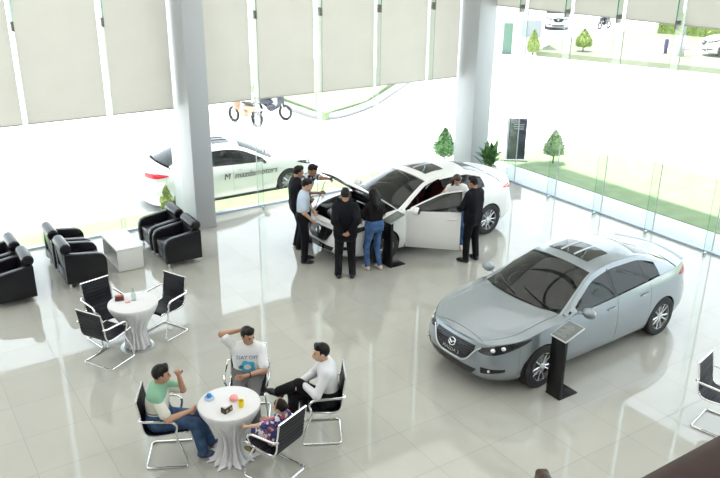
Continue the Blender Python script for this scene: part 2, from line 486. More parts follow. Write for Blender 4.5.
        for (p, q) in ((S['win'][0][1] + .05, S['win'][1][0]), (S['win'][1][1], S['win'][2][0])):
            MB().slab([[SG(x, vtop(x) * j / 6, sg, .002) for j in range(7)] for x in arcspan(p, q, 2)], .015, CP).build('window_pillar', M['gloss_black'], root)
        # body-colour pillars: A root, cant rail, C pillar
        mb = MB()
        rend = S['rw'][1] + .02
        mb.slab([[SG(x, vmid(x) + (1 - vmid(x)) * j / 2, sg, .004) for j in range(3)] for x in arcspan(1.38, rend, 40)], .02, CP)
        mb.slab([[SG(x, .0 + vmid(x) * j / 2, sg, .004) for j in range(3)] for x in arcspan(1.33, 1.44, 3)], .02, CP)
        b = S['win'][2][1]
        mb.slab([[SG(x, vmid(x) * j / 5, sg, .0) for j in range(6)] for x in arcspan(b, rend, 10)], .02, CP)
        mb.slab([[SG(x, vtop(x) + (vmid(x) - vtop(x)) * j, sg, .0) for j in range(2)] for x in arcspan(c2, b, 12)], .02, CP)
        mb.build('roof_rail', paint, root)
        # arch liner + wheel
        for wx in WX:
            mb = MB(); n = 18
            G = [[(wx + (AR + .012) * cos(pi * k / n * 1.06 - .09), sg * y, WR + (AR + .012) * sin(pi * k / n * 1.06 - .09)) for y in (.84, .56)] for k in range(n + 1)]
            mb.slab(G, .008, (wx, sg * .7, WR))
            mb.prism([(wx + (AR + .01) * cos(pi * k / n), WR + (AR + .01) * sin(pi * k / n)) for k in range(n + 1)], 'y', sg * .54, sg * .56)
            mb.build('wheel_liner', M['black_plastic'], root)
            cy = sg * .775
            pr = [(.21, -.10), (.235, -.108), (WR - .02, -.10), (WR - .004, -.085), (WR, -.05), (WR, .05), (WR - .004, .085), (WR - .02, .10), (.235, .108), (.21, .10), (.205, 0)]
            ty = MB().lathe(pr + [pr[0]], (wx, cy, WR), 40, 'y').build('wheel', M['rubber'], root)
            mb = MB(); so = sg * .07
            mb.lathe([(.215, -.09), (.222, -.09), (.222, .098 * 1), (.205, .098), (.20, .06), (.19, -.09), (.215, -.09)] if sg > 0 else [(.215, .09), (.222, .09), (.222, -.098), (.205, -.098), (.20, -.06), (.19, .09), (.215, .09)], (wx, cy, WR), 36, 'y')
            for q in range(10):
                aa = 2 * pi * q / 10 + (.07 if q % 2 else -.07)
                c_, s_ = cos(aa), sin(aa)
                p0, p1 = (wx + .045 * c_, cy + so, WR + .045 * s_), (wx + .212 * c_, cy + so * 1.15, WR + .212 * s_)
                mb.tube([p0, p1], [.014, .012], 6)
            mb.lathe([(.0, so - .015 * sg), (.06, so - .015 * sg), (.055, so + .015 * sg), (.02, so + .022 * sg), (0.0, so + .022 * sg)], (wx, cy, WR), 18, 'y')
            mb.build('rim', M['alloy'], ty)
            MB().lathe([(0.0, sg * .02), (.15, sg * .02), (.15, sg * .035), (0.0, sg * .035)], (wx, cy, WR), 24, 'y').build('brake_disc', M['engine_grey'], ty)
            MB().lathe([(0.0, -sg * .03), (.2, -sg * .03), (.2, -sg * .02), (0.0, -sg * .02)], (wx, cy, WR), 20, 'y').build('brake_shield', M['black_plastic'], ty)
        # headlight
        ua, ub = uy(.43), ux(.68)
        G = []; n = 16
        for i in range(n + 1):
            t = i / n; u = ua + (ub - ua) * t
            wd = .105 * max(sin(pi * t ** .75), 0) ** .75 + .010; c_ = uz(u) - .035 - .045 * (1 - t) ** 1.5
            up_ = min(c_ + wd * .42, uz(u) - .010); G.append([pt(u, c_ - wd * .58 + (up_ - c_ + wd * .58) * j / 4, sg, .006) for j in range(5)])
        hl = MB().slab(G, .012, CP).build('headlight', M['dark_glass'], root)
        mb = MB()
        for t, rr in ((.30, .040), (.50, .040)):
            u = ua + (ub - ua) * t; p = pt(u, uz(u) - .035 - .045 * (1 - t) ** 1.5 - .012, sg, -.018)
            mb.ball(p, (rr, rr, rr * .85), 12, 8)
        mb.build('lamp_lens', M['lens'], hl)
        # fog lamp recess
        ua, ub = uy(.52), ux(.30)
        G = []
        for i in range(9):
            t = i / 8; u = ua + (ub - ua) * t; w = .05 * (1 - t * .6)
            G.append([pt(u, .405 - w + 2 * w * j / 2 - .01 + .02 * t, sg, .005) for j in range(3)])
        fl = MB().slab(G, .01, CP).build('fog_lamp', M['gloss_black'], root)
        p = pt(ua + (ub - ua) * .35, .405, sg, .008); MB().ball(p, (.02, .02, .02), 10, 6).build('lamp_lens', M['lens'], fl)
        # tail lamp
        ua, ub = ux(4.06), float(np.interp(-.42, -Y[600:], U[600:]))
        G = []
        for i in range(19):
            t = i / 18; u = ua + (ub - ua) * t; w = .055 * min(1, .25 + 2.2 * t); zz = (zt(4.3) - .135) + .01 * t
            G.append([pt(u, zz - w + 2 * w * j / 4, sg, .006) for j in range(5)])
        MB().slab(G, .012, CP).build('tail_lamp', M['red_lamp'], root)
    # --- hood
    ue = ux(S['hood_end'])
    def hood_row(t, s0=-1., s1=1., m=24):
        u = ue * t; E = pt(u, uz(u)); xc = .045 + (S['cowl'] - .045) * t ** 1.7; zc = zc_(xc); row = []
        for j in range(m + 1):
            s_ = s0 + (s1 - s0) * j / m; a = abs(s_)
            row.append((xc + (E[0] - xc) * a ** 2.4, E[1] * s_, E[2] + (zc - E[2]) * (1 - a ** 2.6) + .012 * t * max(0, 1 - abs(a - .72) / .14)))
        return row
    G = [hood_row(t) for t in arcspan(.008, .262, 8)]; G[0] = [(p[0], p[1], G[0][12][2]) for p in G[0]]
    MB().slab(G, .018, (1, 0, .3)).build('nose_panel', paint, root)
    for a, b in ((-1., -.835), (.835, 1.)):
        MB().slab([hood_row(t, a, b, 4) for t in arcspan(.268, 1, 24)], .018, (1, 0, .3)).build('fender_top', paint, root)
    G = np.array([hood_row(t, -.828, .828) for t in arcspan(.270, 1, 24)]); hx = (S['cowl'] + .15, 0, zc_(S['cowl']) - .03)
    hb = MB().slab(G, .018, (1, 0, .3)).build('hood', paint, root, origin=hx)
    if hood_open:
        hb.rotation_euler.y = hood_open
        G2 = G[1:-2, 2:-2].copy(); G2[..., 2] -= .022
        lin = MB().slab(G2, .02, (1, 0, .3)).build('hood_liner', M['black_plastic'], None); lin.parent = hb; lin.location = -Vector(hx)
    # cowl panel
    mb = MB(); mb.slab([[(S['cowl'] - .02 + .30 * 0 + (.24 * abs(k / 8) ** 2.2) + .13 * j, .77 * k / 8, zc_(S['cowl']) - .02 - .06 * abs(k / 8) ** 2.4) for j in range(2)] for k in range(-8, 9)], .02, (1.2, 0, 0))
    mb.build('cowl', M['black_plastic'], root)
    mb = MB()
    for y0, y1 in ((-.60, -.02), (.02, .60)):
        mb.tube([TOP(1.36 + .03 * j, (y0 + (y1 - y0) * j / 5) / .78, .018) for j in range(6)], .009, 6)
    mb.build('wiper', M['black_plastic'], root)
    # --- glass, roof
    a, b = S['ws']; MB().slab([[TOP(x, s_ / 10 * .955) for s_ in range(-10, 11)] for x in arcspan(a, b, 14)], .006, CP).build('windscreen', M['car_glass'], root)
    a, b = S['rw']; MB().slab([[TOP(x, s_ / 10 * .93) for s_ in range(-10, 11)] for x in arcspan(a, b, 12)], .006, CP).build('rear_window', M['car_glass'], root)
    mb = MB(); a, b = S['roof']; mb.slab([[TOP(x, s_ / 10, .003) for s_ in range(-10, 11)] for x in arcspan(a, b, 16)], .02, CP)
    for sg in (-1, 1):
        mb.slab([[TOP(x, sg * (.95 + .05 * j), .002) for j in range(2)] for x in arcspan(S['ws'][0], S['roof'][0], 12)], .02, CP)
        mb.slab([[TOP(x, sg * (.92 + .08 * j / 2), .002) for j in range(3)] for x in arcspan(S['roof'][1], S['rw'][1] + .02, 12)], .02, CP)
    rf = mb.build('roof', paint, root)
    sr = MB().slab([[TOP(x, s_ / 8 * .66, .011) for s_ in range(-8, 9)] for x in arcspan(2.32, 2.74, 6)], .008, CP).build('sunroof', M['dark_glass'], rf)
    mb = MB()
    for q in range(sunroof_bars):
        s0 = (-.22 + .44 * q) if sunroof_bars == 2 else 0.0
        mb.tube([TOP(x, s0, .018) for x in arcspan(2.33, 2.73, 6)], .014, 6, flat=.5)
    mb.build('sunroof_bar', M['satin'], sr)
    # --- trunk lid
    G = []; n = 18; u0 = ux(S['deck_side'])
    for i in range(n):
        t = i / n; u = u0 + (UM - u0) * t; E = pt(u, uz(u)); xc = S['deck_c'] + (4.55 - S['deck_c']) * t
        zc = dz_(xc); G.append([(xc + (E[0] - xc) * abs(j / 8) ** 2.2, E[1] * j / 8, E[2] + (zc - E[2]) * (1 - abs(j / 8) ** 2.4)) for j in range(-8, 9)])
    tl = MB().slab(G, .018, (3.5, 0, .4)).build('trunk_lid', paint, root)
    if shape == 'sedan':
        mb = MB(); mb.slab([[(4.36 + .10 * j - .13 * abs(k / 10) ** 2.2, .66 * k / 10, 1.098 + .016 * j - .022 * abs(k / 10) ** 2) for j in range(2)] for k in range(-10, 11)], .014, (3.5, 0, 0))
        mb.build('spoiler', paint, tl)
    # --- grille
    fpt = lambda y, z, off: (lambda p: (p[0], y, z))(pt(uy(abs(y)), z, 1, off))
    dzf = zs
    rows = [(.45, .20), (.49, .27), (.56, .34), (.64, .385), (.705, .375)]
    hw = pchip([r[0] for r in rows], [r[1] for r in rows])
    G = [[fpt(hw(z) * j / 10, z + dzf, .006) for j in range(-10, 11)] for z in arcspan(.45, .705, 8)]
    gr = MB().slab(G, .01, CP).build('grille', M['gloss_black'], root)
    if detail:
        mb = MB()
        for z in arcspan(.475, .69, 7): mb.tube([fpt((hw(z) - .02) * j / 10, z + dzf, .010) for j in range(-10, 11)], .005, 5)
        mb.build('grille_bar', M['black_plastic'], gr)
    pth = [(-.47, .70), (-.405, .645), (-.31, .495), (-.21, .437), (0, .432), (.21, .437), (.31, .495), (.405, .645), (.47, .70)]
    P = fillet([(0, y, z) for y, z in pth], .05, 4); P2 = []
    for a, b in zip(P, P[1:]):
        for q in range(4): P2.append(a.lerp(b, q / 4))
    MB().tube([fpt(p.y, p.z + dzf, .006) for p in P2], .011, 8).build('grille_surround', M['satin'], gr)
    em = MB(); ez = .625 + dzf
    ring = [fpt(.062 * cos(w), ez + .05 * sin(w), .022) for w in arcspan(0, 2 * pi, 28)[:-1]]
    em.tube(ring, .0075, 6, closed=True)
    wing = fillet([fpt(y, ez + z, .024) for y, z in ((-.058, .004), (-.038, .018), (0, -.020), (.038, .018), (.058, .004))], .012, 4)
    em.tube(wing, .0085, 6); em.build('emblem', M['chrome'], gr)
    if grille_text:
        vs, fs = text_mb(grille_text, .085, .002, shear=.25)
        zc, sz = (.52 + dzf, .9) if not lower_plate else (.345, .8)
        x0 = fpt(0, zc, .016)[0]
        if lower_plate:
            MB().box((x0 - .004, 0, zc), (.008, .40, .10)).build('number_plate', M['gloss_black'], root)
            x0 -= .010
        MB().add([(fpt(abs(v.x) , zc, .020)[0] if not lower_plate else x0, -v.x * sz, zc + v.y * sz) for v in vs], fs).build('lettering', M['white_text'], gr, smooth=0, recalc=False)
    G = [[fpt((.36 + .9 * (z - .27)) * j / 10, z, .006) for j in range(-10, 11)] for z in arcspan(.27, .385, 3)]
    MB().slab(G, .01, CP).build('air_intake', M['black_plastic'], root)
    # --- underside, cabin
    mb = MB(); mb.box((2.28, 0, .235), (3.9, 1.1, .05)); mb.box((2.28, 0, .235), (1.9, 1.62, .05))
    mb.build('underbody', M['black_plastic'], root)
    mb = MB()
    for sg in (-1, 1):
        a = c2 if (door_open and sg < 0) else 1.36
        mb.slab([[(x, sg * (.80 if z < .9 else .775), z) for z in (.26, .6, .93)] for x in arcspan(a, 3.22, 4)], .01, CP)
    mb.box((3.72, 0, .93), (.66, 1.2, .02)); mb.box((1.34, 0, .6), (.03, 1.2, .66))
    mb.build('cabin_trim', M['interior'], root)
    mb = MB(); mb.slab([[(1.36 + .38 * t - .02 * t * t, .74 * k / 4, .93 - .16 * t * t) for t in arcspan(0, 1, 5)] for k in range(-4, 5)], .04, (1.5, 0, .3))
    dash = mb.build('dashboard', M['interior'], root)
    n = 20; MB().tube([(1.95 + .07 * sin(w), -.37 + .18 * cos(w), .86 + .16 * sin(w)) for w in arcspan(0, 2 * pi, n)[:-1]], .014, 6, closed=True).tube([(1.78, -.37, .80), (1.95, -.37, .86)], .03, 8).tube([(1.95, -.54, .86), (1.95, -.20, .86)], .012, 6).build('steering_wheel', M['interior'], dash)
    for y in (-.37, .37):
        mb = MB(); mb.box((2.35, y, .48), (.52, .50, .18)); mb.box((2.68, y, .82), (.13, .48, .62), rot=(0, .28, 0)); mb.box((2.80, y, 1.17), (.09, .25, .17), rot=(0, .2, 0))
        mb.build('front_seat', M['maroon'] if door_open else M['seat_cloth'], root, bevel=.03)
    mb = MB(); mb.box((3.2, 0, .48), (.5, 1.3, .2)); mb.box((3.52, 0, .80), (.14, 1.3, .58), rot=(0, .35, 0))
    mb.build('rear_seat', M['seat_cloth'], root, bevel=.03)
    if hood_open:
        mb = MB(); mb.box((.72, 0, .50), (1.15, 1.1, .04))
        for sg in (-1, 1): mb.box((.72, sg * .70, .68), (1.1, .03, .2))
        mb.box((1.29, 0, .74), (.04, 1.4, .40)); mb.box((.20, 0, .60), (.05, 1.0, .2))
        bay = mb.build('engine_bay', M['black_plastic'], root)
        mb = MB(); mb.box((.66, .02, .80), (.46, .58, .07)); mb.box((.66, .02, .70), (.4, .5, .2)); 
        for q in range(4): mb.tube([(.48, -.18 + .13 * q, .845), (.84, -.18 + .13 * q, .845)], .02, 8)
        mb.build('engine_cover', M['cover'], bay, bevel=.012)
        mb = MB(); mb.box((1.02, .50, .76), (.24, .30, .20)); mb.box((1.02, .50, .87), (.26, .32, .03)); mb.build('battery', M['interior'], bay, bevel=.01)
        mb = MB(); mb.box((.62, .52, .76), (.34, .26, .16)); mb.tube(fillet([(.62, .40, .78), (.45, .3, .80), (.34, .1, .80), (.34, -.2, .80)], .1), .045, 10); mb.build('air_box', M['black_plastic'], bay, bevel=.015)
        mb = MB(); mb.ball((1.08, -.52, .78), (.09, .08, .09)); mb.lathe([(.0, .0), (.045, .0), (.045, .03), (0, .03)], (1.08, -.52, .86), 12); mb.box((.42, -.50, .74), (.22, .18, .16)); mb.build('coolant_tank', M['white_text'], bay)
        mb = MB()
        for sg in (-1, 1): mb.lathe([(.0, .0), (.085, .0), (.08, .03), (.03, .045), (0, .045)], (1.0 if sg > 0 else .98, sg * .62 if sg < 0 else .66, .86), 18)
        for q in range(5): mb.tube(fillet([(.36 + .1 * q, -.42, .74), (.40 + .1 * q, -.32 + .04 * q, .88), (.5 + .1 * q, -.12, .86), (.6 + .09 * q, .30, .87)], .06), .017, 6)
        mb.tube(fillet([(.24, -.55, .72), (.24, .55, .72)], .1), .03, 8); mb.tube(fillet([(1.14, -.4, .86), (1.10, 0, .9), (1.14, .36, .86)], .1), .018, 6)
        mb.build('pipework', M['engine_grey'], bay)
        z1 = .98; 
        MB().tube([(.30, .60, .74), (.62, .60, 1.42)], .006, 6).build('hood_prop', M['black_plastic'], root)
    return root
# ------------------------------------------------------------------ people
SKIN = mat('skin', (.46, .26, .17), .55); SKIN2 = mat('skin_light', (.60, .38, .27), .55)
for k in (SKIN, SKIN2): bsdf(k).inputs['Subsurface Weight'].default_value = .08; bsdf(k).inputs['Subsurface Radius'].default_value = (.02, .008, .004)
HAIR = mat('black_hair', (.007, .006, .006), .5, spec=.25); HAIRB = mat('brown_hair', (.045, .020, .012), .5)
EYE = mat('eye', (.01, .008, .008), .2); LIP = mat('lips', (.36, .12, .10), .5)
SUIT = mat('black_suit', (.008, .009, .013), .8, spec=.15); TROUSER = mat('black_trousers', (.008, .008, .011), .75, spec=.15)
COLLAR = mat('white_shirt', (.72, .73, .74), .7)
LSHIRT = mat('pale_blue_shirt', (.50, .60, .72), .75); WSHIRT = mat('white_long_shirt', (.66, .67, .70), .75)
BLACKTOP = mat('black_top', (.010, .009, .010), .8, spec=.15)
JEANS = noise_color(mat('blue_jeans', (.04, .10, .26), .8), (.025, .07, .20), (.07, .16, .36), 9.)
DJEANS = noise_color(mat('dark_jeans', (.03, .07, .16), .8), (.02, .045, .11), (.05, .11, .22), 8.)
GREYT = mat('grey_trousers', (.14, .14, .14), .8)
WTEE = mat('white_tee', (.74, .75, .77), .8)
SHOE = mat('black_leather_shoe', (.01, .01, .011), .3); SANDAL = mat('sandal', (.05, .07, .13), .6); HEEL = mat('pale_shoe', (.62, .52, .42), .4)

def pattern_plaid():
    m = mat('plaid', (.5, .5, .5), .8); n, l = nodes(m)
    tc = n.new('ShaderNodeTexCoord'); sp = n.new('ShaderNodeSeparateXYZ'); l.new(tc.outputs['Object'], sp.inputs[0])
    outs = []
    for ax, fr in (('X', 62.), ('Z', 62.), ('Y', 62.)):
        a = n.new('ShaderNodeMath'); a.operation = 'MULTIPLY'; a.inputs[1].default_value = fr; l.new(sp.outputs[ax], a.inputs[0])
        b = n.new('ShaderNodeMath'); b.operation = 'SINE'; l.new(a.outputs[0], b.inputs[0])
        c = n.new('ShaderNodeMath'); c.operation = 'GREATER_THAN'; c.inputs[1].default_value = 0.; l.new(b.outputs[0], c.inputs[0]); outs.append(c)
    s1 = n.new('ShaderNodeMath'); s1.operation = 'ADD'; l.new(outs[0].outputs[0], s1.inputs[0]); l.new(outs[1].outputs[0], s1.inputs[1])
    s2 = n.new('ShaderNodeMath'); s2.operation = 'ADD'; l.new(s1.outputs[0], s2.inputs[0]); l.new(outs[2].outputs[0], s2.inputs[1])
    s3 = n.new('ShaderNodeMath'); s3.operation = 'DIVIDE'; s3.inputs[1].default_value = 3; l.new(s2.outputs[0], s3.inputs[0])
    cr = n.new('ShaderNodeValToRGB'); e = cr.color_ramp.elements
    e[0].color = (.015, .02, .05, 1); e[1].color = (.75, .76, .8, 1); e[0].position = .2; e[1].position = .62
    x = e.new(.34); x.color = (.10, .12, .20, 1)
    l.new(s3.outputs[0], cr.inputs[0]); l.new(cr.outputs[0], bsdf(m).inputs['Base Color']); return m
PLAID = pattern_plaid()

def pattern_polo():
    """mint green yoke over a cream body, thin green chest line"""
    m = mat('polo', (.5, .5, .5), .8); n, l = nodes(m)
    tc = n.new('ShaderNodeTexCoord'); sp = n.new('ShaderNodeSeparateXYZ'); l.new(tc.outputs['Object'], sp.inputs[0])
    mr = n.new('ShaderNodeMapRange'); mr.inputs['From Min'].default_value = .5; mr.inputs['From Max'].default_value = 1.15; l.new(sp.outputs['Z'], mr.inputs['Value'])
    cr = n.new('ShaderNodeValToRGB'); cr.color_ramp.interpolation = 'CONSTANT'; e = cr.color_ramp.elements
    G, W = (.20, .40, .27, 1), (.62, .62, .55, 1)
    e[0].color = W; e[0].position = 0; e[1].color = G; e[1].position = .60
    for p, c in ((.30, (.12, .12, .11, 1)), (.325, W)): x = e.new(p); x.color = c
    l.new(mr.outputs[0], cr.inputs[0]); l.new(cr.outputs[0], bsdf(m).inputs['Base Color']); return m
POLO = pattern_polo()

def pattern_blot(name, cols, scale=14.):
    m = mat(name, (.5, .5, .5), .8); n, l = nodes(m)
    tc = n.new('ShaderNodeTexCoord'); v = n.new('ShaderNodeTexVoronoi'); v.inputs['Scale'].default_value = scale; l.new(tc.outputs['Object'], v.inputs['Vector'])
    sp = n.new('ShaderNodeSeparateColor'); l.new(v.outputs['Color'], sp.inputs[0])
    cr = n.new('ShaderNodeValToRGB'); cr.color_ramp.interpolation = 'CONSTANT'; e = cr.color_ramp.elements
    e[0].color = (*cols[0], 1); e[1].color = (*cols[1], 1); e[1].position = 1. / len(cols)
    for i, c in enumerate(cols[2:]): x = e.new((i + 2.) / len(cols)); x.color = (*c, 1)
    l.new(sp.outputs[0], cr.inputs[0]); l.new(cr.outputs[0], bsdf(m).inputs['Base Color']); return m
FLORAL = pattern_blot('child_print', [(.03, .04, .18), (.05, .06, .25), (.65, .6, .6), (.45, .08, .12), (.03, .04, .18)], 30.)

def ik(a, b, l1, l2, pole):
    a, b, pole = Vector(a), Vector(b), Vector(pole); d = b - a; L = d.length
    if L > (l1 + l2) * .998: b = a + d * ((l1 + l2) * .998 / L); d = b - a; L = d.length
    if L < abs(l1 - l2) * 1.05 + .02: L = abs(l1 - l2) * 1.05 + .02; b = a + d.normalized() * L; d = b - a
    x = (l1 * l1 - l2 * l2 + L * L) / (2 * L); h = math.sqrt(max(l1 * l1 - x * x, 0))
    u = d.normalized(); p = pole - u * pole.dot(u); p = p.normalized() if p.length > 1e-6 else u.orthogonal().normalized()
    return a + u * x + p * h, b

def person(loc, heading, label, P=(0, 0, .93), N=(0, .0, 1.43), face=(0., 0.), LH=None, RH=None, LE=(-1, -.4, -.3), RE=(1, -.4, -.3),
           LF=(-.11, 0, .08), RF=(.11, 0, .08), LK=(0, 1, 0), RK=(0, 1, 0), LT=None, RT=None, lat=(1, 0, 0), plat=(1, 0, 0), hd=None, bulge=.02,
           s=1., female=False, skin=SKIN, hair='short', hair_mat=HAIR, top='suit', top_mat=SUIT, bottom_mat=TROUSER, shoe_mat=SHOE, seated=False, curl=.6,
           LHd=None, RHd=None, extras=None, group=None, collar=None, fat=1., neck_f=.03):
    """joint positions in metres in the person's own frame: x to their right, y forwards, z up"""
    root = empty('person', loc, radians(heading) - pi / 2, label, 'person', group)
    V = Vector; P = V(P) * 1.; N = V(N); lat = V(lat).normalized(); plat = V(plat).normalized()
    sp = (N - P).normalized(); fw = sp.cross(lat).normalized()
    # forward of the chest: for upright spine and lat=+x this is z cross x = +y
    sw = .165 * s * (.9 if female else 1.)
    SLc, SRc = N - sp * .055 * s - lat * sw, N - sp * .055 * s + lat * sw
    UA, FA, TH, SH = .285 * s, .25 * s, .43 * s, .41 * s
    LH = V(LH) if LH is not None else SLc + V((-.07, .02, -.50)) * s
    RH = V(RH) if RH is not None else SRc + V((.07, .02, -.50)) * s
    el, LH = ik(SLc, LH, UA, FA, LE); er, RH = ik(SRc, RH, UA, FA, RE)
    hl, hr = P - plat * .095 * s - V((0, 0, .03)) * s, P + plat * .095 * s - V((0, 0, .03)) * s
    kl, al = ik(hl, LF, TH, SH, LK); kr, ar = ik(hr, RF, TH, SH, RK)
    g = fat * (.93 if female else 1.)
    def torso(off=0., t0=0., t1=1.):
        pr = []; ts = np.linspace(t0, t1, 9)
        mid = (P + N) / 2 - fw * bulge * s
        for t in ts:
            c = P * (1 - t) ** 2 + mid * 2 * t * (1 - t) + N * t * t
            l_ = (plat * (1 - t) + lat * t).normalized()
            hw = float(np.interp(t, [0, .3, .6, .85, 1], [.075, .06, .085, .09, .04])) * s * g
            r = float(np.interp(t, [0, .3, .65, .85, 1], [.108, .100 if not female else .085, .106, .085, .055])) * s * g + off
            pr.append(cap(c - l_ * hw, c + l_ * hw, r, r, .04))
        return pr
    def shoulders(off=0.): return [cap(SLc, SRc, .055 * s + off, None, .05)]
    def arm(S_, E_, W_, off=0., f=1., loose=0.):
        pr = [cap(S_, S_.lerp(E_, min(f * 2, 1)) if f < .5 else E_, .052 * s * g + off, .042 * s + off + loose, .03)]
        if f > .5: pr.append(cap(E_, E_.lerp(W_, (f - .5) * 2), .042 * s + off + loose, (.040 - .013 * (f - .5) * 2) * s + off + loose, .02))
        return pr
    def leg(Hp, K_, A_, off=0., loose=0., f=1.):
        e = K_.lerp(A_, f)
        return [cap(Hp, K_, .088 * s * g + off, .058 * s + off + loose * .5, .03), cap(K_, e, .056 * s + off + loose * .5, .040 * s + off + loose, .02)]
    # head
    hd = V(hd).normalized() if hd is not None else (sp * .85 + V((0, 0, .15)) + V((0, .12, 0))).normalized()
    nb = N - sp * .02 * s; hc = N + hd * .155 * s + fw * neck_f * s
    yaw, pitch = radians(face[0]), radians(face[1])
    Rb = Matrix(((lat.x, fw.x, sp.x), (lat.y, fw.y, sp.y), (lat.z, fw.z, sp.z)))
    # blend of body frame and upright
    up = (sp * .4 + V((0, 0, .6))).normalized(); f0 = (fw - up * fw.dot(up)).normalized(); r0 = f0.cross(up)
    Rb = Matrix(((r0.x, f0.x, up.x), (r0.y, f0.y, up.y), (r0.z, f0.z, up.z)))
    R = Rb @ Matrix.Rotation(yaw, 3, 'Z') @ Matrix.Rotation(pitch, 3, 'X')
    Rn = np.array(R); H = lambda x, y, z: hc + R @ V((x * s, y * s, z * s))
    hs = 1. if s > .8 else 1.22
    H_ = H; H = lambda x, y, z: H_(x * hs, y * hs, z * hs)
    k = s * hs
    headp = [ell(H(0, -.008, .02), (.074 * k, .094 * k, .100 * k), Rn, .01), ell(H(0, .028, -.048), (.053 * k, .062 * k, .066 * k), Rn, .03),
             cap(H(0, .085, .010), H(0, .106, -.022), .009 * k, .013 * k, .012), cap(H(-.03, .078, .035), H(.03, .078, .035), .012 * k, None, .012),
             cap(H(-.018, .088, -.055), H(.018, .088, -.055), .009 * k, None, .012),
             ell(H(-.076, -.002, -.002), (.010 * k, .020 * k, .032 * k), Rn, .008), ell(H(.076, -.002, -.002), (.010 * k, .020 * k, .032 * k), Rn, .008),
             cap(nb, H(0, -.02, -.04), .052 * s * (.85 if female else 1), .050 * s, .03)]
    pieces = [vol_mesh(headp, .0062 * s)]
    body = torso(0, 0, .98) + shoulders() + [cap(nb, H(0, -.02, -.04), .05 * s, .046 * s, .03)]
    for a, b, c in ((SLc, el, LH), (SRc, er, RH)): body += arm(a, b, c)
    for a, b, c in ((hl, kl, al), (hr, kr, ar)): body += leg(a, b, c)
    toes = []
    for a, T_, kk in ((al, LT, kl), (ar, RT, kr)):
        t = V(T_) if T_ is not None else V((0, 1, 0)); t = t.normalized(); toes.append(t)
        body.append(cap(a - t * .03 * s - V((0, 0, .03)) * s, a + t * .14 * s - V((0, 0, .045)) * s, .036 * s, .026 * s, .02))
    pieces.append(vol_mesh(body, .0115 * max(s, .75)))
    # hands
    for sg, e_, w_, hdv in ((-1, el, LH, LHd), (1, er, RH, RHd)):
        d = V(hdv).normalized() if hdv is not None else (w_ - e_).normalized()
        nrm = (fw * .3 - lat * sg * .9); nrm = (nrm - d * nrm.dot(d)).normalized()      # palm normal (towards body)
        sd = d.cross(nrm).normalized(); hp = []
        if sd.dot(fw) < 0: sd = -sd
        hp.append(cap(w_, w_ + d * .05 * s, .026 * s, .024 * s, .015))
        for q in range(4): hp.append(cap(w_ + d * .02 * s, w_ + d * .085 * s + sd * (.028 - .018 * q) * s, .016 * s, .011 * s, .01))
        for q, ln in enumerate((.068, .076, .070, .054)):
            b0 = w_ + d * .085 * s + sd * (.030 - .020 * q) * s
            c1 = .5 * curl; b1 = b0 + (d * cos(c1) + nrm * sin(c1)) * ln * .55 * s
            c2 = 1.3 * curl; b2 = b1 + (d * cos(c2) + nrm * sin(c2)) * ln * .5 * s
            hp += [cap(b0, b1, .0095 * s, .0088 * s, .004), cap(b1, b2, .0088 * s, .0075 * s, .004)]
        t0 = w_ + d * .03 * s + sd * .022 * s; t1 = t0 + (d * .6 + sd * .75 + nrm * .2).normalized() * .042 * s; t2 = t1 + (d * .9 + sd * .25 + nrm * .3).normalized() * .032 * s
        hp += [cap(t0, t1, .0125 * s, .0105 * s, .008), cap(t1, t2, .0105 * s, .0088 * s, .004)]
        pieces.append(vol_mesh(hp, .0055 * s))
    bo = vol_obj('body', pieces, skin, root)
    # face
    for sg in (-1, 1): MB().ball(H(.030 * sg, .083, .014), (.0125 * k, .007 * k, .008 * k), 8, 6).build('eye', EYE, bo)
    MB().tube([H(-.024, .094, -.054), H(0, .101, -.053), H(.024, .094, -.054)], .0055 * k, 6).build('mouth', LIP, bo)
    # hair
    hi = R.transposed()
    def loc3(X, Y, Z):
        dx, dy, dz = X - hc.x, Y - hc.y, Z - hc.z
        return [(dx * Rn[0][i] + dy * Rn[1][i] + dz * Rn[2][i]) / k for i in range(3)]
    def facecut(X, Y, Z):
        x, y, z = loc3(X, Y, Z)
        zl = .055
        return -np.maximum(np.maximum(.028 - y, z - zl), -1) * k if hair != 'x' else X * 0 - 1
    def lowcut(X, Y, Z):
        x, y, z = loc3(X, Y, Z); lim = np.where(y < -.03, -.055, .0)
        return (lim - z) * k
    hpr = [ell(H(0, -.012, .030), (.083 * k, .101 * k, .103 * k), Rn, .01)]
    cuts = [facecut]
    if hair == 'short': cuts.append(lowcut); hpr.append(cap(H(-.03, .045, .105), H(.03, .05, .10), .028 * k, None, .03))
    if hair == 'long':
        bk = -fw
        for x_ in (-.05, 0, .05): hpr.append(cap(H(x_, -.05, .0), H(x_ * 1.3, -.065, -.19) + bk * .02, .05 * k, .038 * k, .03)); hpr.append(cap(H(x_ * 1.3, -.065, -.19) + bk * .02, H(x_ * 1.1, -.05, -.30) + bk * .03, .038 * k, .016 * k, .03))
        for x_ in (-.072, .072): hpr.append(cap(H(x_, .0, .03), H(x_ * 1.15, .02, -.14), .028 * k, .026 * k, .02)); hpr.append(cap(H(x_ * 1.15, .02, -.14), H(x_ * 1.1, .05, -.26), .026 * k, .014 * k, .02))
    if hair == 'bun': cuts.append(lowcut); hpr.append(ell(H(0, -.10, .02), (.035 * k,) * 3, Rn, .01))
    hob = vol_obj('hair', [vol_mesh(hpr, .008 * s, cuts)], hair_mat, root)
    # clothes
    T0 = 0.0
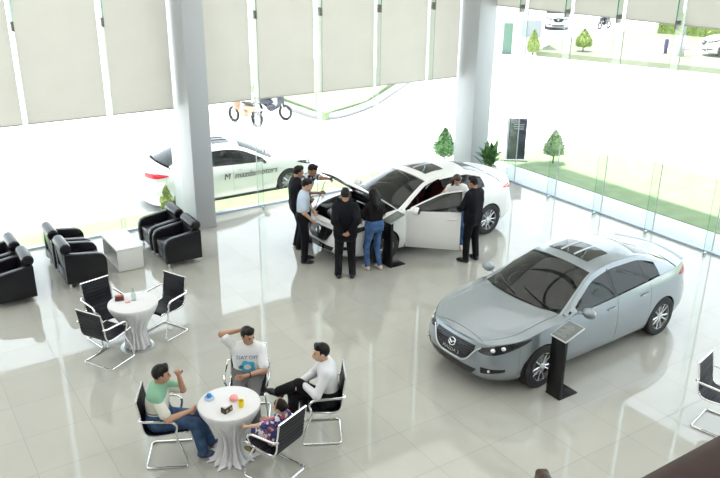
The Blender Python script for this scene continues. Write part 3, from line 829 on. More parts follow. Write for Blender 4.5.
    if top == 'suit':
        pr = torso(.026, -.16 if not seated else -.05, .96) + shoulders(.022)
        for a, b, c in ((SLc, el, LH), (SRc, er, RH)): pr += arm(a, b, c, .016, .97, .006)
        jk = vol_obj('jacket', [vol_mesh(pr, .0125)], top_mat, root)
        cp = fw * .10 + sp * 0
        MB().tube([nb + (lat * cos(w) * .060 + fw * (sin(w) * .060 + .008)) + sp * (.045 + .012 * -sin(w)) for w in arcspan(0, 2 * pi, 18)[:-1]], .013, 8, closed=True).build('shirt_collar', COLLAR, root)
        G = [[N - sp * (.02 + .24 * v) + fw * (.092 + .030 * v - .015 * (1 - v)) + lat * u * (.055 * (1 - v) + .006) for u in (-1, 0, 1)] for v in arcspan(0, 1, 5)]
        MB().slab([[tuple(p) for p in r] for r in G], .01, tuple(N - fw - sp * .1)).build('shirt_front', COLLAR, jk)
    else:
        f = {'short': .36, 'long': .97, 'polo': .38}[top]
        lw = .016 if f < .5 else .004
        pr = torso(.014, .0 if not seated else .02, .97) + shoulders(.012)
        for a, b, c in ((SLc, el, LH), (SRc, er, RH)): pr += arm(a, b, c, .010, f, lw)
        sh = vol_obj('shirt', [vol_mesh(pr, .0115 * max(s, .75))], top_mat, root)
        if collar is not None:
            MB().tube([nb + (lat * cos(w) * .064 + fw * (sin(w) * .062 + .008)) + sp * (.035 + .014 * -sin(w)) for w in arcspan(0, 2 * pi, 18)[:-1]], .013, 8, closed=True).build('shirt_collar', collar, sh)
    pr = torso(.016, -.02, .16)
    lo = .012 if not female else .002
    for a, b, c in ((hl, kl, al), (hr, kr, ar)): pr += leg(a, b, c, .012 if not female else .006, lo, .97)
    vol_obj('trousers', [vol_mesh(pr, .0115 * max(s, .75))], bottom_mat, root)
    for a, t in ((al, toes[0]), (ar, toes[1])):
        dn = V((0, 0, -1)) if abs(t.z) < .5 else V((0, 0, 0))
        pr = [cap(a - t * .035 * s + dn * .035 * s, a + t * .10 * s + dn * .040 * s, .043 * s, .042 * s, .02), cap(a + t * .10 * s + dn * .04 * s, a + t * .165 * s + dn * .05 * s, .040 * s, .028 * s, .02), cap(a + V((0, 0, .015)) * s, a + dn * .03 * s, .042 * s, .044 * s, .02)]
        zf = None
        cu = []
        if a.z < .2: cu = [lambda X, Y, Z: .0 - Z + .002]
        sob = vol_obj('shoe', [vol_mesh(pr, .009 * s, cu)], shoe_mat, root)
    info = dict(root=root, H=H, N=N, P=P, fw=fw, sp=sp, lat=lat, LH=LH, RH=RH, el=el, er=er, hc=hc, R=R, body=bo)
    return info
# ------------------------------------------------------------------ the room
H_EYE = 5.85
YA, XB = 15.45, 13.75          # the two glass walls
XL, YB, ZC = -6.0, -5.0, 8.6
M['wall'] = noise_color(mat('white_plaster', (.74, .74, .73), .8), (.72, .72, .71), (.77, .77, .76), 3.)
M['column'] = mat('column_paint', (.46, .48, .51), .45)
M['ceil'] = mat('ceiling_white', (.78, .78, .77), .8)
M['blind'] = mat('blind_cloth', (.6, .6, .55), .9)
M['frame'] = mat('brushed_steel', (.45, .47, .5), .35, .9)
M['joint'] = mat('joint_silicone', (.66, .68, .68), .6)
M['sill'] = mat('pale_blue_sill', (.40, .48, .58), .4)
M['pane'] = thin_glass('clear_pane', (.97, .98, .98), .02)
M['fin'] = thin_glass('fin_glass', (.93, .975, .95), .03)
M['green_edge'] = thin_glass('green_glass_edge', (.35, .72, .58), .03)
M['bracket'] = mat('bracket_metal', (.16, .17, .16), .4, .7)

def floor_mat():
    m = mat('polished_tile', (.5, .5, .46), .06, spec=1.); n, l = nodes(m)
    tc = n.new('ShaderNodeTexCoord'); mp = n.new('ShaderNodeMapping'); mp.inputs['Location'].default_value = (-5.730 + .8035 * 20, -5.748 + .8035 * 20, 0)
    br = n.new('ShaderNodeTexBrick'); br.offset = 0; br.squash = 1
    br.inputs['Scale'].default_value = 1; br.inputs['Brick Width'].default_value = .8035; br.inputs['Row Height'].default_value = .8035
    br.inputs['Mortar Size'].default_value = .0035; br.inputs['Mortar Smooth'].default_value = .2
    br.inputs['Color1'].default_value = (.43, .425, .385, 1); br.inputs['Color2'].default_value = (.45, .445, .405, 1); br.inputs['Mortar'].default_value = (.22, .22, .20, 1)
    l.new(tc.outputs['Object'], mp.inputs[0]); l.new(mp.outputs[0], br.inputs['Vector'])
    nz = n.new('ShaderNodeTexNoise'); nz.inputs['Scale'].default_value = 1.6; nz.inputs['Detail'].default_value = 5; l.new(tc.outputs['Object'], nz.inputs[0])
    mr = n.new('ShaderNodeMapRange'); mr.inputs['To Min'].default_value = .94; mr.inputs['To Max'].default_value = 1.06; l.new(nz.outputs[0], mr.inputs[0])
    mx = n.new('ShaderNodeMix'); mx.data_type = 'RGBA'; mx.blend_type = 'MULTIPLY'; mx.inputs[0].default_value = 1
    l.new(br.outputs['Color'], mx.inputs[6]); l.new(mr.outputs[0], mx.inputs[7]); l.new(mx.outputs[2], bsdf(m).inputs['Base Color'])
    rg = n.new('ShaderNodeMapRange'); rg.inputs['To Min'].default_value = .05; rg.inputs['To Max'].default_value = .5; l.new(br.outputs['Fac'], rg.inputs[0]); l.new(rg.outputs[0], bsdf(m).inputs['Roughness'])
    return m
def struct(o): o['kind'] = 'structure'; return o
struct(MB().box(((XL + XB + .05) / 2, (YB + YA + .05) / 2, -.1), (XB + .05 - XL, YA + .05 - YB, .2)).build('floor', floor_mat()))
struct(MB().box(((XL + XB + 1.0) / 2, (YB + YA + .35) / 2, ZC + .15), (XB + 1.0 - XL, YA + .35 - YB, .3)).build('ceiling', M['ceil']))
struct(MB().box((XL - .1, (YB + YA) / 2, ZC / 2), (.2, YA - YB, ZC)).build('wall_left', M['wall']))
struct(MB().box(((XL + XB) / 2, YB - .1, ZC / 2), (XB - XL, .2, ZC)).build('wall_back', M['wall']))
struct(MB().box(((XL + XB) / 2, (YB + .42) / 2, 3.92), (XB - XL, .42 - YB, .26)).build('mezzanine_floor', M['wall']))
# columns
def column(x0, x1, y0, y1, lab):
    mb = MB(); mb.box(((x0 + x1) / 2, (y0 + y1) / 2, ZC / 2), (x1 - x0, y1 - y0, ZC)); o = mb.build('column', M['column'], bevel=.012); o['kind'] = 'structure'
column(5.52, 5.96, 14.71, 15.95, '')
column(13.12, 13.68, 14.71, 15.42, '')

# ---- glass walls: panes, fins, blinds
def blind_mat():
    m = bpy.data.materials.new('roller_cloth'); m.use_nodes = True; n, l = nodes(m); n.clear()
    out = n.new('ShaderNodeOutputMaterial'); d = n.new('ShaderNodeBsdfDiffuse'); t = n.new('ShaderNodeBsdfTranslucent'); tr = n.new('ShaderNodeBsdfTransparent')
    m1 = n.new('ShaderNodeMixShader'); m2 = n.new('ShaderNodeMixShader'); m1.inputs[0].default_value = .6; m2.inputs[0].default_value = BLIND_OPEN
    tc = n.new('ShaderNodeTexCoord'); wv = n.new('ShaderNodeTexNoise'); wv.inputs['Scale'].default_value = 2.2; l.new(tc.outputs['Object'], wv.inputs[0])
    cr = n.new('ShaderNodeValToRGB'); cr.color_ramp.elements[0].color = (.61, .595, .55, 1); cr.color_ramp.elements[1].color = (.66, .645, .60, 1); l.new(wv.outputs[0], cr.inputs[0])
    for q in (d, t): l.new(cr.outputs[0], q.inputs['Color'])
    l.new(d.outputs[0], m1.inputs[1]); l.new(t.outputs[0], m1.inputs[2]); l.new(m1.outputs[0], m2.inputs[1]); l.new(tr.outputs[0], m2.inputs[2]); l.new(m2.outputs[0], out.inputs[0]); return m
BLIND_OPEN = .05
BL = blind_mat()
wn = 0
JA = [2.55 + 1.59 * k for k in range(-5, 8)]
JA = [XL] + [x for x in JA if x > XL + .3] 
JB = [13.70 - 1.41 * k for k in range(0, 13)] + [YB]
fin_root = None
def bay(ax, a, b, zbl, lab):
    """one bay of glazing between joints a and b with its roller blind"""
    global wn; wn += 1
    Pf = (lambda t, d, z: (t, YA + d, z)) if ax == 'x' else (lambda t, d, z: (XB + d, t, z))
    D = (lambda w, d, h: (w, d, h)) if ax == 'x' else (lambda w, d, h: (d, w, h))
    c, w = (a + b) / 2, b - a
    o = MB().box(Pf(c, 0, ZC / 2), D(w - .012, .019, ZC - .02)).build('window_%d' % wn, M['pane']); o['kind'] = 'structure'
    MB().box(Pf(c, 0, .02), D(w, .12, .04)).build('window_sill', M['sill'], o)
    return o
def fin(ax, t, sign_in, o):
    Pf = (lambda t, d, z: (t, YA + d, z)) if ax == 'x' else (lambda t, d, z: (XB + d, t, z))
    D = (lambda w, d, h: (w, d, h)) if ax == 'x' else (lambda w, d, h: (d, w, h))
    MB().box(Pf(t, -.16, ZC / 2), D(.015, .25, ZC - .04)).build('glass_fin', M['fin'], o)
    MB().box(Pf(t, -.288, 4.36 + (ZC - 4.36) / 2), D(.019, .012, ZC - 4.36)).build('fin_edge', M['green_edge'], o)
    MB().box(Pf(t, -.288, 2.15), D(.012, .006, 4.24)).build('fin_edge', M['pane2'], o)
    mb = MB()
    mb.box(Pf(t, -.22, 4.32), D(.035, .15, .17)); mb.build('bracket', M['bracket'], o, bevel=.004)
    MB().box(Pf(t, -.24, .045), D(.03, .09, .07)).build('bracket', M['satin'], o, bevel=.004)
    MB().box(Pf(t, 0, ZC / 2), D(.012, .024, ZC - .06)).build('joint_strip', M['joint'], o)
M['pane2'] = thin_glass('pale_glass_edge', (.72, .80, .78), .03)
def blind(ax, a, b, zbl, label, grp):
    Pf = (lambda t, d, z: (t, YA + d, z)) if ax == 'x' else (lambda t, d, z: (XB + d, t, z))
    D = (lambda w, d, h: (w, d, h)) if ax == 'x' else (lambda w, d, h: (d, w, h))
    c, w = (a + b) / 2, b - a - .085
    r = empty('roller_blind', Pf(c, -.06, zbl), 0, label, 'blind', grp)
    P0 = Pf(c, -.06, zbl)
    def rel(d, z): p = Pf(c, d, z); return (p[0] - P0[0], p[1] - P0[1], p[2] - P0[2])
    MB().box(rel(-.06, (zbl + ZC - .12) / 2 + .01), D(w, .003, ZC - .12 - zbl - .02)).build('blind_cloth', BL, r)
    MB().box(rel(-.06, zbl + .012), D(w, .02, .024)).build('bottom_rail', M['satin_beige'], r)
    MB().lathe([(0, -w / 2), (.045, -w / 2), (.045, w / 2), (0, w / 2)], rel(-.06, ZC - .10), 14, ax).build('roller_tube', M['satin'], r)
M['satin_beige'] = mat('beige_rail', (.42, .41, .37), .5)
xs = JA
lastA = XB - .02
for i in range(len(xs)):
    a = xs[i]; b = xs[i + 1] if i + 1 < len(xs) else lastA
    segs = [(a, b)]
    if a < 5.52 < b or a < 5.96 < b: segs = [(a, 5.515)] if a < 5.52 else []
    if a < 5.9 < b and b > 5.97: segs.append((5.965, b))
    o = None
    for p, q in segs:
        if q - p > .05: o = bay('x', p, q, 2.5, '')
    if i and o and not (5.4 < a < 6.05): fin('x', a, -1, o)
def between(ax, k): return ''
BA = [('between the frame edge and the first gap', 0)]
names = {2: 'leftmost wide beige roller blind on the left glass wall, cut by the photo edge',
         3: 'beige roller blind second from the left edge, above the black armchairs',
         4: 'narrow beige roller blind just left of the grey near column',
         5: 'beige roller blind just right of the grey near column, above the parked white car outside',
         6: 'beige roller blind above the parked motorbikes, second to the right of the near column',
         7: 'pale roller blind above the man in the plaid shirt, third right of the near column',
         8: 'pale roller blind above the windscreen of the white car, fourth right of the near column',
         9: 'narrow pale roller blind touching the corner column at the far end of the left wall'}
GA = 'roller blinds on the left glass wall'; GB = 'roller blinds on the right glass wall'
def in_view(): pass
spA = [(XL, -.63), (-.63, .96), (.96, 2.55), (2.55, 4.12), (4.12, 5.50), (5.98, 7.28), (7.28, 8.87), (8.87, 10.49), (10.49, 12.07), (12.07, 13.12)]
labA = ['wide roller blind far out to the left', 'roller blind left of the picture above the seating corner', names[2], names[3], names[4], names[5], names[6], names[7], names[8], names[9]]
for (a, b), lb in zip(spA[1:], labA[1:]): blind('x', a, b, 2.5, lb, GA)
spB = list(zip(JB[1:], JB[:-1]))
o = bay('y', 13.70, 15.42, 4.3, '')
labB = ['short white roller blind next to the corner column on the right glass wall', 'raised white roller blind above the distant silver car, second from the corner column',
        'raised white roller blind above the lawn, third from the corner column', 'raised white roller blind at the right edge of the photo above the green hedge']
k = 0
for a, b in spB:
    if b - a < .1: continue
    o = bay('y', a, b, 4.3, ''); fin('y', b, -1, o)
    if a > 3: blind('y', a, b, 4.3, labB[k] if k < 4 else 'white roller blind beyond the right edge, number %s from the corner' % ['five', 'six', 'seven', 'eight', 'nine'][k - 4], GB)
    k += 1
# first short stretch by the column
blind('y', 13.70, 15.40, 4.3, 'white roller blind in the corner partly hidden by the corner column', GB)

# ---- large soft ceiling panels, added to fill the room with even light
M['lamp'] = mat('fill_diffuser', (.9, .9, .9), .5, emit=(1., .97, .92), estr=CEIL_FILL)
src = None
for i, x in enumerate((-3.8, 0., 3.8, 7.6, 11.4)):
    for j, y in enumerate((-3.2, .3, 3.8, 7.3, 10.8, 13.6)):
        lb = 'added ceiling fill-light panel, row %s from the back wall, %s column from the left' % (['one', 'two', 'three', 'four', 'five', 'six'][j], ['first', 'second', 'third', 'fourth', 'fifth'][i])
        if src is None:
            src = empty('ceiling_fill_panel', (x, y, ZC), 0, lb, 'lamp', 'added ceiling fill-light panels')
            MB().box((0, 0, -.03), (3.5, 3.2, .05)).build('fill_frame', M['satin'], src)
            MB().box((0, 0, -.06), (3.4, 3.1, .012)).build('diffuser', M['lamp'], src)
        else: dup(src, (x, y, ZC), 0, lb, 'added ceiling fill-light panels')

# ---- mezzanine handrail
M['wood'] = noise_color(mat('dark_red_wood', (.06, .02, .012), .5, spec=.3), (.020, .005, .004), (.038, .012, .008), 6.)
r = empty('handrail', (1.5, .545, 4.05), 0, 'dark reddish brown wooden handrail crossing the bottom right corner in the foreground', 'handrail')
mb = MB(); P = [(-.10, .0), (-.10, .05), (-.07, .075), (.06, .075), (.095, .055), (.10, .03), (.095, .0)]
mb.prism([(y, z + .88) for y, z in P], 'x', -1.1, 6.0); mb.build('top_rail', M['wood'], r, bevel=.004)
for q in range(9): MB().tube([(.1 + q * .7, 0, .0), (.1 + q * .7, 0, .89)], .018, 8).build('baluster', M['wood'], r)

# ------------------------------------------------------------------ outside
M['paving'] = noise_color(mat('pale_concrete', (.6, .6, .58), .9), (.70, .70, .69), (.76, .76, .75), .7)
M['path'] = noise_color(mat('path_slab', (.42, .43, .43), .7), (.50, .52, .53), (.56, .57, .57), 6.)
M['lawn'] = noise_color(mat('lawn', (.2, .4, .1), .9), (.17, .24, .12), (.21, .29, .15), 3., detail=8., bump=.3)
M['lawn_far'] = noise_color(mat('lawn_dry', (.4, .45, .2), .9), (.155, .185, .115), (.19, .215, .14), .6, detail=8.)
M['kerb'] = mat('kerb_stone', (.26, .27, .28), .9)
M['leaf_y'] = noise_color(mat('leaf_yellow_green', (.3, .4, .06), .6), (.13, .20, .03), (.26, .33, .10), 20.)
M['leaf_g'] = noise_color(mat('leaf_green', (.06, .16, .04), .5), (.04, .13, .04), (.12, .26, .07), 16.)
M['leaf_m'] = noise_color(mat('leaf_mid', (.12, .26, .06), .6), (.09, .18, .07), (.24, .34, .16), 16.)
M['bark'] = mat('bark', (.10, .07, .05), .9)
struct(MB().box((20, 40, -.36), (260, 260, .1)).build('ground', M['paving']))
struct(MB().box((XB + .03 + .56, 5, -.15), (1.10, 21.5, .28)).build('path', M['path'], bevel=.01))
struct(MB().box(((XL + XB) / 2, YA + .04 + .05, -.14), (XB - XL + .4, .08, .30)).build('kerb_strip', M['kerb']))
mb = MB(); mb.prism([(14.95, -12), (18.6, -12), (18.6, 13.5), (17.6, 15.2), (16.2, 16.0), (14.2, 16.3), (14.2, 15.75), (14.95, 15.6)], 'z', -.31, -.02)
tag(mb.build('lawn', M['lawn']), 'strip of green grass along the foot of the right glass wall', 'lawn', kind='stuff')
mb = MB(); mb.prism([(XL, YA + .14), (13.0, YA + .14), (13.0, YA + .95), (XL, YA + .95)], 'z', -.31, -.02)
tag(mb.build('lawn', M['lawn']), 'narrow grass strip below the left glass wall beside the parked white car', 'lawn', kind='stuff')
mb = MB(); mb.prism([(13.9, 23.5), (16.4, 24.6), (22, 29.5), (20, 36), (14, 34)], 'z', -.31, -.02)
tag(mb.build('lawn', M['lawn']), 'far patch of lawn with a curved kerb seen below the pale blinds', 'lawn', kind='stuff')
mb = MB(); mb.tube(fillet([(13.7, 28, -.2), (13.8, 23.3, -.2), (16.5, 24.5, -.2), (22, 29, -.2)], 1.2), .14, 6); tag(mb.build('kerb', M['kerb']), 'curved stone kerb edging the far lawn under the pale blinds', 'kerb')
mb = MB(); mb.prism([(32.5, 31.5), (36, 22), (46, 12), (80, 20), (58, 34), (44.5, 36.0), (38, 35)], 'z', -.31, -.03)
tag(mb.build('lawn', M['lawn_far']), 'wide sunlit lawn beyond the car park at the top right', 'lawn', kind='stuff')
mb = MB(); mb.prism([(37, 28.5), (42, 23), (60, 6), (62, 8), (44, 26), (39, 29.5)], 'z', -.02, -.012)
tag(mb.build('driveway', M['paving'], recalc=True), 'pale driveway where the white off-road car stands', 'driveway', kind='structure')

def leaves(mb, n, fn, size, rnd):
    for _ in range(n):
        p = Vector(fn()); a = Vector((rnd.uniform(-1, 1), rnd.uniform(-1, 1), rnd.uniform(-.3, 1))).normalized(); b = a.orthogonal().normalized()
        b = Matrix.Rotation(rnd.uniform(0, 6.28), 3, a) @ b; c = a.cross(b); s_ = size * rnd.uniform(.6, 1.3)
        mb.add([p - b * s_, p + c * s_ * .45, p + b * s_, p - c * s_ * .45], [(0, 1, 2, 3)])
def topiary(loc, h, w, label, leaf, trunk=.25, n=900, cone=1., size=.035, grp=None):
    rnd = random.Random(int(loc[0] * 100)); r = empty('topiary_tree', loc, 0, label, 'tree', grp)
    MB().tube([(0, 0, -.3), (0, 0, h * .6)], [.03 * w + .01, .015 * w + .006], 8).build('trunk', M['bark'], r)
    prof = pchip([0, .1, .3, .6, .85, 1], [.55, .95, 1., .66, .30, .04])
    def f():
        t = rnd.random() ** .9; w_ = rnd.uniform(0, 2 * pi); rr = w / 2 * prof(t) * rnd.uniform(.8, 1.04)
        return (rr * cos(w_), rr * sin(w_), h * trunk + (h - h * trunk) * t)
    mb = MB(); mb.lathe([(max(w / 2 * prof(t) * .84, .003), h * trunk + (h - h * trunk) * t * .97) for t in arcspan(0, 1, 9)], (0, 0, 0), 14)
    leaves(mb, n, f, size, rnd); mb.build('foliage', leaf, r, smooth=0, recalc=False)
    return r
G_T = 'small clipped trees outside the glass'
topiary((16.0, 14.5, -.02), .95, .62, 'small clipped tree with a pointed crown on the lawn right of the black sign', M['leaf_m'], .26)
topiary((13.62, 16.4, -.05), .95, .66, 'dark green pointed tree outside just left of the corner column', M['leaf_g'], .16, size=.04)
topiary((5.42, 16.25, -.02), .62, .34, 'little yellow green shrub against the near column outside the glass', M['leaf_y'], .05, n=500, size=.03)
topiary((34.7, 30.1, -.03), 1.25, .95, 'pale green clipped tree on the near edge of the sunlit lawn', M['leaf_y'], .2, size=.06)
topiary((31.9, 31.2, -.3), 1.5, .7, 'slim yellow green tree in front of the white gatehouse', M['leaf_y'], .2, size=.06)
# hedge
rnd = random.Random(3); mb = MB(); L = []
p0, p1 = Vector((46.8, 34.0, -.05)), Vector((50.5, 22.0, -.05)); d = (p1 - p0); n_ = d.normalized().cross(Vector((0, 0, 1)))
mb.add([p0 + n_ * a + Vector((0, 0, z)) for a, z in ((-.7, 0), (.7, 0), (.65, 1.2), (-.65, 1.2))] + [p1 + n_ * a + Vector((0, 0, z)) for a, z in ((-.7, 0), (.7, 0), (.65, 1.2), (-.65, 1.2))], [(0, 1, 2, 3), (7, 6, 5, 4), (0, 4, 5, 1), (1, 5, 6, 2), (2, 6, 7, 3), (3, 7, 4, 0)])
leaves(mb, 3500, lambda: p0 + d * rnd.random() + n_ * rnd.uniform(-.8, .8) + Vector((0, 0, rnd.uniform(.1, 1.38))), .14, rnd)
tag(mb.build('hedge', M['leaf_y'], smooth=0, recalc=False), 'long bright green clipped hedge at the far side of the lawn', 'hedge')
# black sign panel
r = empty('sign_panel', (15.3, 15.28, -.02), radians(-38), 'black upright glass sign panel standing on the grass by the corner', 'sign')
M['sign_dark'] = mat('sign_black', (.03, .035, .05), .1)
MB().box((.0, 0, .62), (.50, .05, 1.18)).build('panel', M['sign_dark'], r, bevel=.006)
MB().box((-.27, 0, .62), (.05, .08, 1.24)).build('side_post', M['satin'], r, bevel=.004)
MB().box((.0, 0, .02), (.66, .26, .05)).build('foot_plate', M['kerb'], r)
mb = MB()
for z in (.92, .98, 1.04): mb.box((.03, -.028, z), (.28, .004, .02))
mb.build('text_lines', M['satin'], r)
# white gatehouse far away
r = empty('gatehouse', (30.3, 33.6, -.3), radians(-34), 'small white gatehouse with a green door far behind the corner column', 'building')
MB().box((0, 2, 1.25), (7.0, 3.5, 2.5)).build('wall', M['wall'], r); MB().box((0, 2, 2.58), (7.8, 4.2, .16)).build('roof', M['wall'], r)
MB().box((1.45, .22, .85), (.5, .06, 1.7)).build('door', mat('green_door', (.10, .19, .14), .5), r)
MB().box((2.75, .22, 1.4), (1.1, .06, .9)).build('window', mat('gate_window', (.25, .28, .3), .3), r)
# bollard, road post
tag(MB().lathe([(0, 0), (.11, 0), (.11, .70), (.08, .78), (0, .80)], (0, 0, 0), 14).build('bollard', mat('dark_bollard', (.06, .06, .14), .5), loc=(38.1, 27.2, -.03)), 'short dark bollard standing beside the driveway', 'bollard')
r = empty('barrier_post', (37.9, 26.1, -.03), radians(-40), 'grey barrier box with a long red tipped arm beside the white off-road car', 'barrier')
MB().box((0, 0, .55), (.34, .3, 1.1)).build('cabinet', M['frame'], r, bevel=.02)
MB().tube([(0, 0, .3), (0, 0, 3.2)], .10, 8).build('mast', M['kerb'], r)
MB().box((.6, .0, .35), (.9, .06, .08)).build('arm', mat('red_white_arm', (.55, .2, .15), .6), r)

# motorbike
def motorbike(label, loc, rz, body, grp=None, fairing=True):
    r = empty('motorbike', loc, rz, label, 'motorbike', grp)
    for y in (-.62, .62):
        wmb = MB(); wmb.lathe([(.20, -.04), (.27, -.045), (.285, 0), (.27, .045), (.20, .04), (.20, -.04)], (0, y, .285), 26, 'x'); w = wmb.build('wheel', M['rubber'], r)
        mb = MB()
        for q in range(5): mb.tube([(0, y, .285), (0, y + .21 * cos(q * 1.257), .285 + .21 * sin(q * 1.257))], .014, 6)
        mb.lathe([(0, -.06), (.05, -.06), (.05, .06), (0, .06)], (0, y, .285), 12, 'x'); mb.build('rim', M['alloy'], w)
    mb = MB(); mb.tube(fillet([(0, .46, .80), (0, .30, .42), (0, -.05, .36), (0, -.35, .55), (0, -.72, .70)], .1), [.05] * 2 + [.07] * 22 if False else .06, 10)
    mb.ball((0, .02, .40), (.12, .20, .14)); mb.build('frame', body, r)
    mb = MB(); mb.ball((0, -.30, .62), (.13, .42, .13)); mb.ball((0, .44, .72), (.16, .13, .26)); mb.build('fairing', body, r)
    MB().ball((0, -.22, .765), (.13, .40, .06)).build('seat', M['black_plastic'], r)
    mb = MB()
    for x in (-.07, .07): mb.tube([(x, .42, .88), (x, .62, .285)], .022, 8)
    mb.build('fork', M['satin'], r)
    mb = MB(); mb.tube(fillet([(-.34, .26, 1.02), (-.12, .36, .98), (.12, .36, .98), (.34, .26, 1.02)], .06), .017, 8)
    for x in (-.3, .3): mb.tube([(x, .3, 1.0), (x * 1.1, .34, 1.2)], .008, 6); mb.ball((x * 1.12, .34, 1.23), (.06, .015, .04))
    mb.build('handlebar', M['black_plastic'], r)
    MB().ball((0, .53, .90), (.09, .06, .08)).build('headlamp', M['lens'], r)
    MB().tube([(.13, .05, .26), (.15, -.65, .34)], [.03, .05], 8).build('exhaust', M['satin'], r)
    MB().tube([(-.1, -.1, .3), (-.22, -.12, .0)], .012, 6).build('side_stand', M['satin'], r)
    return r
m1 = motorbike('scooter with orange and grey bodywork parked on the left of the two outside', (11.25, 24.5, -.31), radians(15), mat('scooter_grey', (.40, .26, .18), .4))
m2 = motorbike('dark scooter parked on the right of the two outside', (12.45, 24.9, -.31), radians(-150), mat('scooter_dark', (.05, .05, .07), .35))
m3 = motorbike('dark motorbike ridden by the person in a green top by the far lawn', (47.2, 39.2, -.31), radians(100), mat('scooter_black', (.03, .03, .05), .35))

# ------------------------------------------------------------------ cars
def place(root, name, label, x, y, deg):
    root.name = name; root.location = (x, y, 0); root.rotation_euler = (0, 0, radians(deg)); tag(root, label, 'car'); return root
c1 = place(build_car(M['silver'], grille_text='MAZDA 3'), 'car', 'silver blue saloon car with a glass sunroof standing alone on the right of the showroom', 6.27, 7.19, 2.1)
c2 = place(build_car(M['white_paint'], hood_open=radians(41), door_open=radians(46), grille_text='MAZDA 3', lower_plate=True, sunroof_bars=1), 'car', 'white saloon car with its bonnet raised and driver door open', 6.90, 11.97, 2.6); c2.scale = (1.02, 1.02, 1.02)
c3 = place(build_car(M['white_paint'], detail=False), 'car', 'white car parked outside behind the left glass wall with dark lettering on its door', 9.75, 17.6, 180); c3.location.z = -.3
vs, fs = text_mb('M  mazdamotors', .21, .003, shear=.2)
o = MB().add([(2.0 - v.x, .915, .72 + v.y) for v in vs], fs).build('lettering', M['dark_text'], c3, smooth=0, recalc=False)
c4 = place(build_car(M['white_paint'], 'suv', detail=False), 'car', 'white off-road car at the right edge beyond the lawn', 39.2, 25.7, -38); c4.location.z = -.03
c5 = place(build_car(M['grey_paint'], 'suv', detail=False, sunroof_bars=1), 'car', 'silver grey car parked far away above the clipped lawn tree', 43.2, 40.0, 52); c5.location.z = -.3

# ------------------------------------------------------------------ showroom furniture
M['leather'] = mat('black_leather', (.006, .006, .009), .3, spec=.35)
M['mesh'] = mat('black_mesh', (.008, .008, .013), .5, spec=.3)
M['cloth'] = mat('white_tablecloth', (.70, .70, .72), .75, sheen=.2)
M['white_board'] = mat('white_board', (.72, .73, .72), .35)

def make_armchair():
    r = empty('armchair')
    W_, D_ = .76, .74
    mb = MB(); mb.box((0, -.02, .22), (W_ - .26, D_ - .06, .16)); mb.build('base', M['leather'], r, bevel=.015)
    MB().box((0, .04, .37), (W_ - .27, D_ - .16, .15)).build('seat_cushion', M['leather'], r, bevel=.04)
    prof = [(-.36, .10), (-.36, .66), (-.28, .66), (.22, .585), (.31, .55), (.355, .47), (.365, .36), (.35, .10)]
    for sg in (-1, 1):
        mb = MB(); x = sg * (W_ / 2 - .065); mb.prism(prof, 'x', x - .062, x + .062); mb.build('arm', M['leather'], r, bevel=.02)
    mb = MB(); mb.box((0, -.28, .48), (W_ - .26, .14, .50), rot=(.10, 0, 0)); mb.build('backrest', M['leather'], r, bevel=.03)
    mb = MB(); mb.lathe([(0, -.30), (.07, -.30), (.098, -.275), (.10, -.25), (.10, .25), (.098, .275), (.07, .30), (0, .30)], (0, -.30, .73), 22, 'x'); mb.build('head_roll', M['leather'], r)
    for sx in (-.31, .31):
        for sy in (-.30, .29): MB().lathe([(0, 0), (.022, 0), (.018, .05), (.025, .105), (0, .105)], (sx, sy, 0), 12).build('foot', M['chrome'], r)
    return r
ar = make_armchair()
GAr = 'black leather armchairs by the left glass wall'
spots = [  # x, y, heading
 ((2.82, 13.46), 0, 'black leather armchair left of the white cube table, nearer of its pair'),
 ((2.80, 14.30), 0, 'black leather armchair left of the white cube table, farther of its pair'),
 ((4.60, 13.41), 180, 'black leather armchair right of the white cube table, nearer of its pair'),
 ((4.58, 14.22), 180, 'black leather armchair right of the white cube table, farther of its pair'),
 ((1.56, 13.28), 180, 'black leather armchair at the left photo edge, nearer of its pair'),
 ((1.50, 14.10), 180, 'black leather armchair at the left photo edge, farther of its pair')]
for i, ((x, y), hd, lb) in enumerate(spots):
    if i == 0: o = ar; o.location = (x, y, 0); o.rotation_euler = (0, 0, radians(hd) - pi / 2); tag(o, lb, 'armchair', GAr)
    else: dup(ar, (x, y, 0), radians(hd) - pi / 2, lb, GAr)
# cube table
r = empty('coffee_table', (3.68, 13.86, 0), 0, 'white box shaped coffee table with an open end between the black armchairs', 'table')
MB().box((0, 0, .43), (.50, .98, .035)).build('tabletop', M['white_board'], r, bevel=.004)
mb = MB(); mb.box((0, -.47, .21), (.48, .03, .40)); mb.box((0, .47, .21), (.48, .03, .40)); mb.box((.225, 0, .21), (.03, .92, .40)); mb.build('side_panel', M['white_board'], r, bevel=.003)
MB().box((0, 0, .03), (.48, .94, .03)).build('bottom_shelf', M['white_board'], r)

